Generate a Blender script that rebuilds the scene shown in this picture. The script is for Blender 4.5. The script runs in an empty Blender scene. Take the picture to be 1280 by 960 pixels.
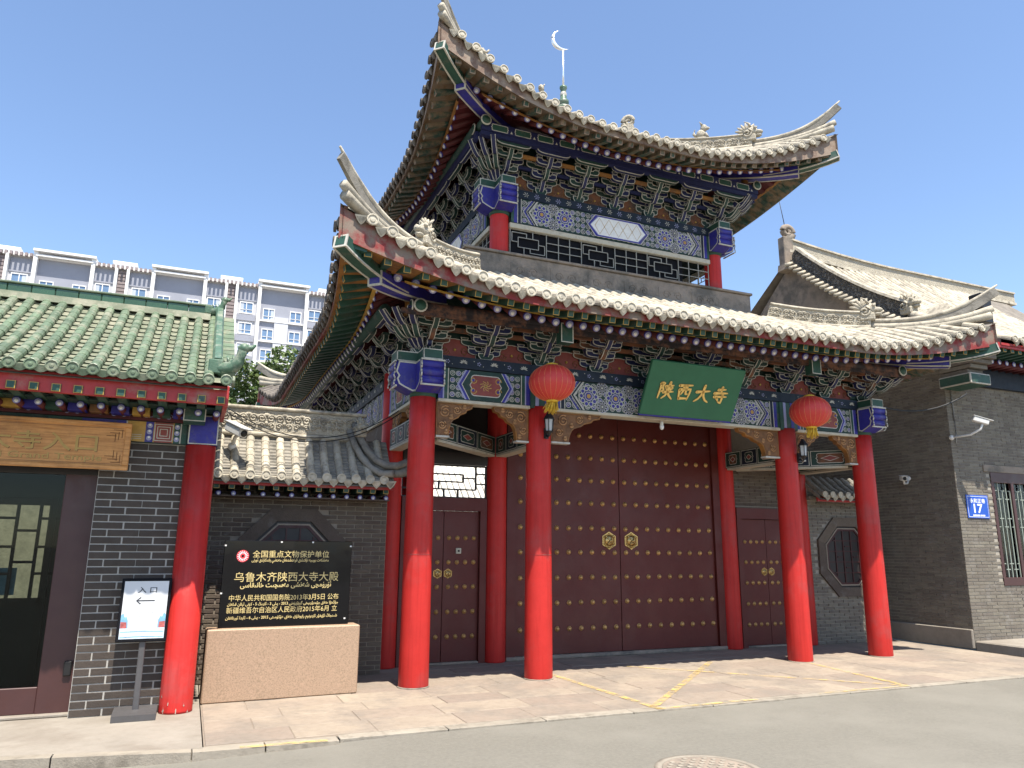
import bpy, math, random
from mathutils import Vector, Matrix
random.seed(11)
PI = math.pi
scene = bpy.context.scene
col = scene.collection

# ---------------------------------------------------------------- camera
cam_d = bpy.data.cameras.new('camera'); cam_d.sensor_width = 36; cam_d.lens = 930.32/1280*36
cam_d.clip_start = .05; cam_d.clip_end = 2000
cam = bpy.data.objects.new('camera', cam_d); col.objects.link(cam); scene.camera = cam
_y, _p, _r = .4007, .2175, .0076
_f = Vector((math.sin(_y)*math.cos(_p), math.cos(_y)*math.cos(_p), math.sin(_p)))
_x = Vector((math.cos(_y), -math.sin(_y), 0)); _u = _x.cross(_f)
_x2 = _x*math.cos(_r)+_u*math.sin(_r); _u2 = -_x*math.sin(_r)+_u*math.cos(_r)
cam.matrix_world = Matrix(((_x2.x, _u2.x, -_f.x, -2.598), (_x2.y, _u2.y, -_f.y, -9.052), (_x2.z, _u2.z, -_f.z, 1.6), (0, 0, 0, 1)))

# ---------------------------------------------------------------- sky, sun, exposure
SUN_EL, SUN_AZ = 68.0, 2.0            # degrees; azimuth measured from the street (-Y) towards +X
world = bpy.data.worlds.new('World'); scene.world = world; world.use_nodes = True
wn = world.node_tree.nodes; wl = world.node_tree.links
bg = wn['Background']
sky = wn.new('ShaderNodeTexSky'); sky.sky_type = 'NISHITA'; sky.sun_disc = False
sky.sun_elevation = math.radians(SUN_EL); sky.sun_rotation = math.radians(180-SUN_AZ)
sky.altitude = 900; sky.air_density = 1.0; sky.dust_density = 1.2; sky.ozone_density = 2.2
wl.new(sky.outputs[0], bg.inputs[0]); bg.inputs[1].default_value = .137
sl = bpy.data.lights.new('sun', 'SUN'); sl.energy = 5.0; sl.angle = math.radians(.53); sl.color = (1, .94, .84)
sun = bpy.data.objects.new('sun', sl); col.objects.link(sun)
_e, _a = math.radians(SUN_EL), math.radians(SUN_AZ)
_d = Vector((math.sin(_a)*math.cos(_e), -math.cos(_a)*math.cos(_e), math.sin(_e)))
sun.rotation_euler = _d.to_track_quat('Z', 'Y').to_euler(); sun.location = (0, -20, 40)
vs = scene.view_settings
vs.view_transform = 'Standard'; vs.look = 'None'; vs.exposure = 1.03; vs.gamma = 1; vs.use_curve_mapping = False
scene.render.engine = 'CYCLES'; scene.cycles.max_bounces = 8; scene.cycles.diffuse_bounces = 5

# ---------------------------------------------------------------- materials
MATS = {}
def mat(name, rgb, rough=.65, var=.12, scale=6, bump=0, bscale=60, rnd=0, metal=0, spec=.4, dirt=None, dscale=3, damt=.5, coat=0, grime=.28, hue=0):
    """plain paint / stone / wood: colour + uneven noise + optional stains of a second colour + fine relief"""
    m = bpy.data.materials.new(name); m.use_nodes = True
    n, l = m.node_tree.nodes, m.node_tree.links
    b = n['Principled BSDF']
    b.inputs['Roughness'].default_value = rough; b.inputs['Metallic'].default_value = metal
    b.inputs['Specular IOR Level'].default_value = spec
    if coat: b.inputs['Coat Weight'].default_value = coat; b.inputs['Coat Roughness'].default_value = .15
    g = n.new('ShaderNodeNewGeometry')
    tc = n.new('ShaderNodeTexCoord')
    def noise(s, det=5, rg=.6, src=None):
        t = n.new('ShaderNodeTexNoise'); t.inputs['Scale'].default_value = s; t.inputs['Detail'].default_value = det
        t.inputs['Roughness'].default_value = rg; l.new(src or g.outputs['Position'], t.inputs['Vector']); return t.outputs['Fac']
    def rr(v, a, bb, c=0., d=1.):
        t = n.new('ShaderNodeMapRange'); l.new(v, t.inputs[0])
        for i, q in enumerate((a, bb, c, d)): t.inputs[i+1].default_value = q
        return t.outputs[0]
    hsv = n.new('ShaderNodeHueSaturation'); hsv.inputs['Color'].default_value = (*rgb, 1)
    val = rr(noise(scale), .25, .75, 1-var, 1+var)
    if rnd:
        oi = n.new('ShaderNodeObjectInfo'); mul = n.new('ShaderNodeMath'); mul.operation = 'MULTIPLY'
        sm_ = n.new('ShaderNodeMath'); l.new(oi.outputs['Random'], sm_.inputs[0]); l.new(g.outputs['Random Per Island'], sm_.inputs[1])
        fr_ = n.new('ShaderNodeMath'); fr_.operation = 'FRACT'; l.new(sm_.outputs[0], fr_.inputs[0])
        l.new(val, mul.inputs[0]); l.new(rr(fr_.outputs[0], 0, 1, 1-rnd, 1+rnd), mul.inputs[1]); val = mul.outputs[0]
        if hue: l.new(rr(fr_.outputs[0], 0, 1, .5-hue, .5+hue), hsv.inputs['Hue'])
    l.new(val, hsv.inputs['Value'])
    c = hsv.outputs[0]
    if dirt:
        mx = n.new('ShaderNodeMix'); mx.data_type = 'RGBA'
        l.new(rr(noise(dscale, 8, .68), .62-damt*.4, .78-damt*.4), mx.inputs[0]); l.new(c, mx.inputs[6]); mx.inputs[7].default_value = (*dirt, 1)
        c = mx.outputs[2]
    if grime:   # uneven fine soil all over
        mx = n.new('ShaderNodeMix'); mx.data_type = 'RGBA'; mx.blend_type = 'MULTIPLY'
        l.new(rr(noise(scale*5.3, 6, .7), .45, .8, 0, grime), mx.inputs[0]); l.new(c, mx.inputs[6]); mx.inputs[7].default_value = (.42, .38, .33, 1)
        c = mx.outputs[2]
    l.new(c, b.inputs['Base Color'])
    l.new(rr(noise(scale*2.1), .3, .7, max(0, rough-.1), min(1, rough+.1)), b.inputs['Roughness'])
    if bump:
        bp = n.new('ShaderNodeBump'); bp.inputs['Strength'].default_value = bump; bp.inputs['Distance'].default_value = .02
        l.new(noise(bscale, 6, .65), bp.inputs['Height']); l.new(bp.outputs[0], b.inputs['Normal'])
    MATS[name] = m; return m
def carved(name, rgb, rgb2, scale=26, strength=1.):
    """stone or wood cut in curling relief: a warped voronoi gives the scrolls' height"""
    m = mat(name, rgb, .8, .18, 4, 0, rnd=.05); n, l = m.node_tree.nodes, m.node_tree.links; b = n['Principled BSDF']
    g = n.new('ShaderNodeNewGeometry')
    wz = n.new('ShaderNodeTexNoise'); wz.inputs['Scale'].default_value = scale*.4; l.new(g.outputs['Position'], wz.inputs['Vector'])
    ad = n.new('ShaderNodeMix'); ad.data_type = 'RGBA'; ad.blend_type = 'ADD'; ad.inputs[0].default_value = .12
    l.new(g.outputs['Position'], ad.inputs[6]); l.new(wz.outputs['Color'], ad.inputs[7])
    v = n.new('ShaderNodeTexVoronoi'); v.inputs['Scale'].default_value = scale; v.feature = 'SMOOTH_F1'; l.new(ad.outputs[2], v.inputs['Vector'])
    w = n.new('ShaderNodeMath'); w.operation = 'MULTIPLY'; w.inputs[1].default_value = 16; l.new(v.outputs['Distance'], w.inputs[0])
    s = n.new('ShaderNodeMath'); s.operation = 'SINE'; l.new(w.outputs[0], s.inputs[0])
    bp = n.new('ShaderNodeBump'); bp.inputs['Strength'].default_value = strength; bp.inputs['Distance'].default_value = .03
    l.new(s.outputs[0], bp.inputs['Height']); l.new(bp.outputs[0], b.inputs['Normal'])
    src = b.inputs['Base Color'].links[0].from_socket
    mx = n.new('ShaderNodeMix'); mx.data_type = 'RGBA'; rg = n.new('ShaderNodeMapRange'); l.new(s.outputs[0], rg.inputs[0])
    for i, q in enumerate((-.9, .3, .75, 0)): rg.inputs[i+1].default_value = q
    l.new(rg.outputs[0], mx.inputs[0]); l.new(src, mx.inputs[6]); mx.inputs[7].default_value = (*rgb2, 1)
    l.new(mx.outputs[2], b.inputs['Base Color'])
    return m
def glass_mat(name, rgb=(.6, .7, .68), rough=.02, alpha=.55):
    m = bpy.data.materials.new(name); m.use_nodes = True; n, l = m.node_tree.nodes, m.node_tree.links
    b = n['Principled BSDF']; b.inputs['Base Color'].default_value = (*rgb, 1); b.inputs['Roughness'].default_value = rough
    b.inputs['Transmission Weight'].default_value = 1; b.inputs['IOR'].default_value = 1.45
    t = n.new('ShaderNodeBsdfTransparent'); t.inputs[0].default_value = (*rgb, 1)
    gl = n.new('ShaderNodeBsdfGlossy'); gl.inputs['Roughness'].default_value = rough
    fr = n.new('ShaderNodeFresnel'); fr.inputs[0].default_value = 1.5
    mx = n.new('ShaderNodeMixShader'); l.new(fr.outputs[0], mx.inputs[0]); l.new(t.outputs[0], mx.inputs[1]); l.new(gl.outputs[0], mx.inputs[2])
    l.new(mx.outputs[0], n['Material Output'].inputs[0]); MATS[name] = m; return m

mat('col_red', (.475, .027, .022), .45, .10, 2.2, .06, 30, dirt=(.40, .05, .045), dscale=1.6, damt=.25, spec=.22, grime=.15)
mat('col_chip', (.40, .31, .25), .8)
mat('red_board', (.36, .028, .026), .5, .15, 3, .1, 40, dirt=(.30, .16, .12), dscale=2.2, damt=.18)
mat('red_worn', (.23, .026, .024), .7, .2, 3, .15, 50, dirt=(.20, .150, .115), dscale=3.0, damt=.50)
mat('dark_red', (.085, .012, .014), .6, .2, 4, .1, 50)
mat('door_red', (.092, .0125, .0082), .5, .12, 1.5, .12, 14, dirt=(.10, .022, .017), dscale=.9, damt=.35, grime=.2)
mat('lat_red', (.05, .012, .011), .5)
mat('green', (.020, .066, .045), .55, .2, 5, .08, 50, dirt=(.08, .09, .07), dscale=6, damt=.22)
mat('green_dk', (.011, .037, .029), .6, .2, 5, .08, 50, dirt=(.06, .065, .055), dscale=6, damt=.22)
mat('blue', (.030, .026, .235), .5, .2, 5, .05, 50, dirt=(.08, .07, .16), dscale=7, damt=.22)
mat('blue_dk', (.010, .013, .060), .6, .25, 6, .05, 50)
mat('navy', (.005, .012, .026), .6, .2, 5)
mat('white_line', (.50, .475, .41), .6, .2, 9, dirt=(.30, .28, .24), dscale=9, damt=.3)
mat('white_plain', (.74, .73, .70), .55, .08, 4)
mat('cream', (.50, .46, .36), .7, .15, 5, .1, 50, dirt=(.35, .31, .25), dscale=5, damt=.3)
mat('gold', (.42, .25, .05), .45, .2, 8)
mat('gold_bright', (.78, .50, .14), .38, .1, 8, metal=.2, grime=.1)
mat('orange', (.27, .12, .028), .6, .25, 6, .1, 50, dirt=(.16, .08, .035), dscale=5, damt=.4)
mat('orange_dk', (.17, .065, .03), .7, .25, 6, .1, 50, dirt=(.06, .04, .03), dscale=5, damt=.4)
mat('orange_worn', (.12, .070, .032), .7, .3, 5, .15, 50, dirt=(.13, .095, .07), dscale=5, damt=.5)
mat('green_worn', (.026, .060, .045), .7, .3, 5, .15, 50, dirt=(.17, .12, .075), dscale=6, damt=.5)
mat('brown_worn', (.17, .105, .075), .8, .25, 5, .2, 50, dirt=(.26, .20, .15), dscale=5, damt=.5)
mat('pink', (.22, .05, .04), .6, .2, 6)
mat('lav', (.30, .30, .47), .6, .15, 6)
mat('brass', (.50, .33, .13), .28, .1, 10, metal=.9, grime=.2)
mat('stud_gold', (.50, .29, .105), .35, .1, 20, metal=.35, rnd=.15, grime=.15)
mat('tile_stone', (.43, .385, .30), .85, .24, 3.5, .4, 45, rnd=.14, dirt=(.22, .195, .155), dscale=6, damt=.36)
mat('tile_shade', (.23, .21, .175), .9, .25, 4, .35, 45, rnd=.12, dirt=(.13, .12, .10), dscale=5, damt=.35)  # darker copy of tile_stone with shading put into its colour
mat('tile_side_shade', (.155, .135, .115), .9, .25, 4, .35, 45, rnd=.2, dirt=(.075, .065, .06), dscale=6, damt=.4)  # left eave tiles: the shade on that side is put into the colour
mat('tile_end', (.47, .425, .335), .85, .15, 8, .3, 60, rnd=.10, dirt=(.30, .27, .22), dscale=9, damt=.25)
mat('tile_house', (.42, .375, .29), .85, .25, 3.5, .35, 45, rnd=.16, dirt=(.22, .195, .155), dscale=4, damt=.35)
mat('house_pan', (.17, .15, .12), .9, .25, 4, .3, 45, rnd=.1)
mat('tile_gap', (.17, .15, .125), .95, .3, 6, .3, 40)
carved('carved_stone', (.43, .385, .30), (.33, .295, .225), 34, .4)
carved('carved_dark', (.22, .20, .17), (.07, .062, .052), 18, 1.)
mat('carved_wood', (.19, .092, .040), .75, .25, 7, .5, 40, dirt=(.11, .055, .026), dscale=9, damt=.4)
mat('brace_line', (.40, .215, .095), .6, .2, 8)
mat('stone_gray', (.265, .215, .168), .9, .18, 2, .4, 45, dirt=(.13, .115, .095), dscale=2.5, damt=.4)
mat('ridge_dark', (.060, .056, .05), .8, .2, 4, .2, 40)
mat('brick_dark', (.056, .043, .034), .75, .12, 8, .25, 60, rnd=.14, grime=.2)
mat('mortar_white', (.36, .34, .305), .9, .08, 8, .2, 60)
mat('brick_grey', (.165, .142, .112), .9, .16, 6, .4, 70, rnd=.17, hue=.01, dirt=(.22, .20, .175), dscale=5, damt=.18)
mat('brick_brown', (.110, .084, .064), .9, .16, 6, .4, 70, rnd=.20, hue=.01, dirt=(.16, .14, .12), dscale=5, damt=.15)
mat('mortar_grey', (.33, .295, .24), .95, .12, 6, .3, 60)
mat('mortar_dark', (.27, .225, .175), .95, .12, 6, .3, 60)
mat('concrete', (.265, .235, .195), .9, .10, 1.6, .25, 70, dirt=(.21, .18, .145), dscale=.9, damt=.4)
mat('kerb_stone', (.28, .245, .195), .9, .12, 3, .35, 60, rnd=.08, dirt=(.19, .165, .13), dscale=4, damt=.3)
mat('slab', (.275, .222, .172), .85, .10, 2.4, .3, 80, rnd=.13, hue=.008, dirt=(.215, .18, .145), dscale=1.3, damt=.42, grime=.4)
mat('slab_joint', (.215, .175, .135), .95, .2, 6, .2, 60)
mat('granite', (.40, .268, .178), .55, .14, 60, .1, 160, dirt=(.27, .19, .12), dscale=70, damt=.42, grime=.35)
mat('asphalt', (.185, .172, .142), .92, .13, 30, .6, 140, dirt=(.215, .20, .166), dscale=.45, damt=.42, grime=.35)
mat('ground', (.20, .18, .15), .95, .2, .2, .3, 20)
mat('black_gloss', (.004, .004, .005), .07, .1, 3, spec=.28, grime=.1)
mat('gold_leaf', (.60, .47, .20), .4, .1, 20, grime=.1)
mat('emblem_red', (.62, .05, .06), .5, .05, 10, grime=.1)
mat('plaque_green', (.022, .115, .055), .45, .10, 2, .05, 20, grime=.15)
mat('wood', (.58, .28, .09), .55, .16, 3, .12, 30, dirt=(.40, .19, .06), dscale=2.2, damt=.35)
mat('wood_carve', (.42, .27, .075), .5, .1, 6)
mat('wood_deep', (.20, .09, .03), .6, .15, 6)
mat('gtile', (.108, .150, .088), .5, .22, 4, .15, 50, rnd=.16, dirt=(.22, .225, .155), dscale=5, damt=.34, spec=.5)
mat('gtile_pan', (.150, .165, .108), .7, .22, 5, .2, 50, rnd=.14, dirt=(.24, .23, .165), dscale=5, damt=.4)
mat('gtile_dark', (.036, .086, .044), .3, .2, 6, .1, 40, rnd=.15, spec=.6)
mat('gdragon', (.075, .135, .085), .4, .25, 8, .25, 40, dirt=(.25, .27, .20), dscale=7, damt=.3)
mat('frame_brown', (.062, .026, .024), .4, .12, 3, grime=.15)
mat('frame_dark', (.022, .017, .016), .45, .12, 3)
mat('steel_grey', (.10, .095, .095), .45, .08, 4, metal=.3)
mat('sheet_black', (.008, .008, .010), .7, spec=.1)
mat('tile_lip', (.055, .075, .048), .8, .3, 8)
mat('dark_worn', (.022, .016, .018), .8, .3, 6, dirt=(.15, .065, .035), dscale=6, damt=.42)
mat('frame_white', (.30, .29, .25), .7, .2, 9)
mat('win_green', (.26, .29, .24), .6, .1, 6)
mat('win_dark', (.06, .085, .08), .7, .4, 1.5)
mat('poster_white', (.56, .56, .56), .4, .02, 3, grime=.05)
mat('poster_blue', (.16, .33, .48), .45, .4, 18, grime=.2)
mat('poster_pale', (.50, .57, .62), .45, .25, 14, grime=.2)
mat('poster_red', (.35, .09, .08), .45, .5, 25)
mat('ink', (.03, .03, .035), .5)
mat('ink_pale', (.45, .46, .48), .5)
mat('plate_blue', (.010, .075, .42), .35, .05, 4, grime=.12)
mat('plate_mark', (.82, .83, .85), .4, .03, 5, grime=.05)
mat('metal_white', (.66, .65, .62), .4, .08, 6, grime=.3)
mat('cable', (.02, .02, .02), .6)
mat('cable_grey', (.30, .29, .27), .6)
mat('lantern_red', (.56, .045, .035), .5, .10, 5, .05, 30, grime=.12)
mat('lantern_rib', (.72, .26, .10), .4)
mat('tassel', (.62, .40, .035), .6, .25, 20, .2, 60)
mat('iron', (.015, .014, .014), .45)
mat('lamp_glass', (.45, .46, .46), .2)
mat('yellow_line', (.62, .44, .14), .8, .15, 3)
mat('silver', (.85, .85, .85), .30, .05, 8, metal=.7, grime=.1)
mat('apt_wall', (.50, .50, .52), .8, .06, .3, grime=.1)
mat('apt_grey', (.29, .30, .345), .8, .06, .3, grime=.1)
mat('apt_white', (.74, .73, .71), .8, .05, .3, grime=.1)
mat('apt_brown', (.26, .215, .21), .8, .1, .5, grime=.1)
mat('apt_glass', (.14, .22, .34), .12, .2, .4, spec=.6, grime=0)
mat('apt_curtain', (.42, .46, .52), .7, .15, .6, grime=0)
mat('bark', (.10, .075, .055), .95, .2, 8, .5, 30)
mat('leaf', (.13, .18, .055), .8, .3, 3, spec=.15, rnd=.1, grime=0)
mat('leaf_dk', (.075, .12, .035), .8, .3, 3, spec=.15, grime=0)
mat('court_white', (.72, .69, .62), .8, .05, 2)
mat('curtain_dark', (.03, .036, .035), .8)
mat('room', (.10, .10, .095), .9)
mat('pale_wall', (.42, .38, .28), .9, .25, 14, .3, 40)
mat('room_floor', (.28, .28, .27), .5)
mat('paper', (.70, .62, .42), .8, .25, 9, grime=.3)
MATS['paper'].node_tree.nodes['Principled BSDF'].inputs['Transmission Weight'].default_value = 0
glass_mat('pane', (.62, .70, .68))
glass_mat('door_glass', (.55, .60, .57), .015); MATS['door_glass'].node_tree.nodes['Fresnel'].inputs[0].default_value = 1.28

# yellow paint scuffed away in places
_m = MATS['yellow_line']; _n, _l = _m.node_tree.nodes, _m.node_tree.links
_b = _n['Principled BSDF']; _t = _n.new('ShaderNodeTexNoise'); _t.inputs['Scale'].default_value = 7; _t.inputs['Detail'].default_value = 9; _t.inputs['Roughness'].default_value = .75
_g = _n.new('ShaderNodeNewGeometry'); _l.new(_g.outputs['Position'], _t.inputs['Vector'])
_q = _n.new('ShaderNodeMapRange'); _l.new(_t.outputs['Fac'], _q.inputs[0])
for _i, _v in enumerate((.42, .62, 0, .8)): _q.inputs[_i+1].default_value = _v
_l.new(_q.outputs[0], _b.inputs['Alpha'])
_m = MATS['col_red']; _n, _l = _m.node_tree.nodes, _m.node_tree.links; _b = _n['Principled BSDF']
_g = _n.new('ShaderNodeNewGeometry'); _mp = _n.new('ShaderNodeMapping'); _mp.inputs['Scale'].default_value = (16, 16, .7); _l.new(_g.outputs['Position'], _mp.inputs[0])
_t = _n.new('ShaderNodeTexNoise'); _t.inputs['Scale'].default_value = 1.6; _t.inputs['Detail'].default_value = 6; _l.new(_mp.outputs[0], _t.inputs['Vector'])
_src = _b.inputs['Base Color'].links[0].from_socket; _mx = _n.new('ShaderNodeMix'); _mx.data_type = 'RGBA'; _mx.blend_type = 'MULTIPLY'
_q = _n.new('ShaderNodeMapRange'); _l.new(_t.outputs['Fac'], _q.inputs[0])
for _i, _v in enumerate((.48, .72, 0, .5)): _q.inputs[_i+1].default_value = _v
_l.new(_q.outputs[0], _mx.inputs[0]); _l.new(_src, _mx.inputs[6]); _mx.inputs[7].default_value = (.62, .50, .45, 1); _l.new(_mx.outputs[2], _b.inputs['Base Color'])
# wood grain along x
_m = MATS['wood']; _n, _l = _m.node_tree.nodes, _m.node_tree.links; _b = _n['Principled BSDF']
_g = _n.new('ShaderNodeNewGeometry'); _mp = _n.new('ShaderNodeMapping'); _mp.inputs['Scale'].default_value = (1.2, 20, 20); _l.new(_g.outputs['Position'], _mp.inputs[0])
_t = _n.new('ShaderNodeTexNoise'); _t.inputs['Scale'].default_value = 3; _t.inputs['Detail'].default_value = 6; _l.new(_mp.outputs[0], _t.inputs['Vector'])
_src = _b.inputs['Base Color'].links[0].from_socket; _mx = _n.new('ShaderNodeMix'); _mx.data_type = 'RGBA'; _mx.blend_type = 'MULTIPLY'
_q = _n.new('ShaderNodeMapRange'); _l.new(_t.outputs['Fac'], _q.inputs[0])
for _i, _v in enumerate((.4, .7, 0, .6)): _q.inputs[_i+1].default_value = _v
_l.new(_q.outputs[0], _mx.inputs[0]); _l.new(_src, _mx.inputs[6]); _mx.inputs[7].default_value = (.45, .32, .2, 1); _l.new(_mx.outputs[2], _b.inputs['Base Color'])
# the lantern silk lets some light through
_b = MATS['lantern_red'].node_tree.nodes['Principled BSDF']
_b.inputs['Subsurface Weight'].default_value = .25; _b.inputs['Subsurface Radius'].default_value = (.25, .05, .03)
MATS['leaf'].node_tree.nodes['Principled BSDF'].inputs['Transmission Weight'].default_value = .15

# ---------------------------------------------------------------- mesh builder
def V(*a): return Vector(a)
def inset(poly, d):
    n = len(poly); area = sum(poly[i][0]*poly[(i+1) % n][1]-poly[(i+1) % n][0]*poly[i][1] for i in range(n))
    s = 1 if area > 0 else -1; out = []
    for i in range(n):
        p0, p1, p2 = poly[i-1], poly[i], poly[(i+1) % n]
        a = Vector((p1[0]-p0[0], p1[1]-p0[1])); b = Vector((p2[0]-p1[0], p2[1]-p1[1]))
        if a.length < 1e-9 or b.length < 1e-9: out.append(p1); continue
        a.normalize(); b.normalize(); na = Vector((-a.y, a.x))*s; nb = Vector((-b.y, b.x))*s
        k = na+nb; q = max(.35, k.length_squared/2)
        out.append((p1[0]+k.x*d/q, p1[1]+k.y*d/q))
    return out
class MB:
    def __init__(s): s.v = []; s.f = []; s.m = []; s.sm = []; s.mats = []
    def mi(s, m):
        if m not in s.mats: s.mats.append(m)
        return s.mats.index(m)
    def add(s, vs, fs, m, smooth=False, M=None):
        o = len(s.v); k = s.mi(m)
        s.v += [tuple(M @ Vector(p)) for p in vs] if M else [tuple(p) for p in vs]
        for f in fs: s.f.append([i+o for i in f]); s.m.append(k); s.sm.append(smooth)
        return s
    def box(s, x0, x1, y0, y1, z0, z1, m, M=None):
        vs = [(x, y, z) for x in (x0, x1) for y in (y0, y1) for z in (z0, z1)]
        return s.add(vs, [(0, 1, 3, 2), (4, 6, 7, 5), (0, 4, 5, 1), (2, 3, 7, 6), (0, 2, 6, 4), (1, 5, 7, 3)], m, M=M)
    def bbox(s, x0, x1, y0, y1, z0, z1, m, b=.008, M=None):
        """box with chamfered edges"""
        vs = []; 
        X, Y, Z = (x0, x1), (y0, y1), (z0, z1)
        for i in (0, 1):
            for j in (0, 1):
                for k in (0, 1):
                    sx, sy, sz = (1, -1)[i]*b, (1, -1)[j]*b, (1, -1)[k]*b
                    vs += [(X[i], Y[j]+sy, Z[k]+sz), (X[i]+sx, Y[j], Z[k]+sz), (X[i]+sx, Y[j]+sy, Z[k])]
        I = lambda i, j, k, a: (i*4+j*2+k)*3+a
        fs = []
        for i in (0, 1): fs.append([I(i, 0, 0, 0), I(i, 0, 1, 0), I(i, 1, 1, 0), I(i, 1, 0, 0)][::(1 if i == 0 else -1)])
        for j in (0, 1): fs.append([I(0, j, 0, 1), I(1, j, 0, 1), I(1, j, 1, 1), I(0, j, 1, 1)][::(1 if j == 0 else -1)])
        for k in (0, 1): fs.append([I(0, 0, k, 2), I(0, 1, k, 2), I(1, 1, k, 2), I(1, 0, k, 2)][::(1 if k == 0 else -1)])
        for j in (0, 1):
            for k in (0, 1): fs.append([I(0, j, k, 1), I(1, j, k, 1), I(1, j, k, 2), I(0, j, k, 2)])
        for i in (0, 1):
            for k in (0, 1): fs.append([I(i, 0, k, 0), I(i, 1, k, 0), I(i, 1, k, 2), I(i, 0, k, 2)])
        for i in (0, 1):
            for j in (0, 1): fs.append([I(i, j, 0, 0), I(i, j, 1, 0), I(i, j, 1, 1), I(i, j, 0, 1)])
        for i in (0, 1):
            for j in (0, 1):
                for k in (0, 1): fs.append([I(i, j, k, 0), I(i, j, k, 1), I(i, j, k, 2)])
        return s.add(vs, fs, m, M=M)
    def prism(s, poly, axis, a, b, m, M=None):
        n = len(poly)
        def P(p, t): return {'y': (p[0], t, p[1]), 'x': (t, p[0], p[1]), 'z': (p[0], p[1], t)}[axis]
        vs = [P(p, a) for p in poly]+[P(p, b) for p in poly]
        fs = [list(range(n)), list(range(2*n-1, n-1, -1))]+[(i, (i+1) % n, n+(i+1) % n, n+i) for i in range(n)]
        return s.add(vs, fs, m, M=M)
    def oprism(s, poly, axis, a, b, m, line='white_line', w=.013, e=.004, M=None, band=False):
        """a painted piece with a white line along its edges"""
        s.prism(poly, axis, a, b, m, M); n = len(poly); q = inset(poly, w)
        def P(p, t): return {'y': (p[0], t, p[1]), 'x': (t, p[0], p[1]), 'z': (p[0], p[1], t)}[axis]
        if band:
            o_ = inset(poly, -.002)
            for t0, t1 in ((a-e, a+.0045), (b-.0045, b+e)): s.add([P(p, t0) for p in o_]+[P(p, t1) for p in o_], [(i, (i+1) % n, n+(i+1) % n, n+i) for i in range(n)], line, M=M)
        for t in (a-e, b+e): s.add([P(p, t) for p in poly]+[P(p, t) for p in q], [(i, (i+1) % n, n+(i+1) % n, n+i) for i in range(n)], line, M=M)
        return s
    def beam(s, p, q, w, h, m, up=(0, 0, 1)):
        p, q = Vector(p), Vector(q); d = (q-p); L = d.length; d.normalize()
        r = d.cross(Vector(up)); r = r.normalized() if r.length > 1e-6 else Vector((1, 0, 0)); u = r.cross(d)
        M = Matrix(((r.x, d.x, u.x, p.x), (r.y, d.y, u.y, p.y), (r.z, d.z, u.z, p.z), (0, 0, 0, 1)))
        return s.box(-w/2, w/2, 0, L, -h/2, h/2, m, M)
    def frames(s, path):
        P = [Vector(p) for p in path]; out = []
        for i, p in enumerate(P):
            d = (P[min(i+1, len(P)-1)]-P[max(i-1, 0)]).normalized()
            r = d.cross(Vector((0, 0, 1)))
            r = r.normalized() if r.length > 1e-4 else (out[-1][1] if out else Vector((1, 0, 0)))
            out.append((p, r, r.cross(d)))
        return out
    def sweep(s, path, prof, m, smooth=False, closed=True, caps=True, scale=None):
        """prof: list of (sideways, up) carried along a path"""
        F = s.frames(path); n = len(prof); vs = []
        for i, (p, r, u) in enumerate(F):
            k = scale[i] if scale else 1
            vs += [p+r*(a*k)+u*(b*k) for a, b in prof]
        fs = []; cnt = n if closed else n-1
        for i in range(len(F)-1):
            for j in range(cnt): fs.append((i*n+j, i*n+(j+1) % n, (i+1)*n+(j+1) % n, (i+1)*n+j))
        if caps and closed: fs += [list(range(n))[::-1], [(len(F)-1)*n+j for j in range(n)]]
        return s.add(vs, fs, m, smooth)
    def tube(s, path, r, m, n=8, smooth=True, caps=True):
        R = r if isinstance(r, (list, tuple)) else [r]*len(path)
        return s.sweep(path, [(math.cos(2*PI*i/n), math.sin(2*PI*i/n)) for i in range(n)], m, smooth, True, caps, R)
    def lathe(s, prof, m, n=20, M=None, smooth=True, caps=True):
        """prof: (radius, z)"""
        vs = [(r*math.cos(2*PI*i/n), r*math.sin(2*PI*i/n), z) for r, z in prof for i in range(n)]; fs = []
        for k in range(len(prof)-1):
            for i in range(n): fs.append((k*n+i, k*n+(i+1) % n, (k+1)*n+(i+1) % n, (k+1)*n+i))
        if caps: fs += [list(range(n))[::-1], [(len(prof)-1)*n+i for i in range(n)]]
        return s.add(vs, fs, m, smooth, M)
    def ball(s, c, r, m, n=10, k=7, M=None):
        rx, ry, rz = r if isinstance(r, (tuple, list)) else (r, r, r)
        vs = [(c[0]+rx*math.sin(PI*j/k)*math.cos(2*PI*i/n), c[1]+ry*math.sin(PI*j/k)*math.sin(2*PI*i/n), c[2]+rz*math.cos(PI*j/k)) for j in range(k+1) for i in range(n)]
        fs = [(j*n+i, (j+1)*n+i, (j+1)*n+(i+1) % n, j*n+(i+1) % n) for j in range(k) for i in range(n)]
        return s.add(vs, fs, m, True, M)
    def flat(s, poly, off, m):                 # painted patch on a panel: (u, v) at y = -off
        return s.add([(p[0], -off, p[1]) for p in poly], [list(range(len(poly)))[::-1]], m)
    def ribbon(s, path, w, off, m):
        n = len(path); L = []; R = []
        for i in range(n):
            a, b = path[max(i-1, 0)], path[min(i+1, n-1)]; dx, dz = b[0]-a[0], b[1]-a[1]; q = math.hypot(dx, dz) or 1
            k = (w[i] if isinstance(w, list) else w)/2
            L.append((path[i][0]-dz/q*k, -off, path[i][1]+dx/q*k)); R.append((path[i][0]+dz/q*k, -off, path[i][1]-dx/q*k))
        return s.add(L+R, [(n+i, n+i+1, i+1, i) for i in range(n-1)], m)
    def disc(s, c, r, off, m, n=14, a0=0): return s.flat([(c[0]+r*math.cos(a0+2*PI*i/n), c[1]+r*math.sin(a0+2*PI*i/n)) for i in range(n)], off, m)
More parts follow.
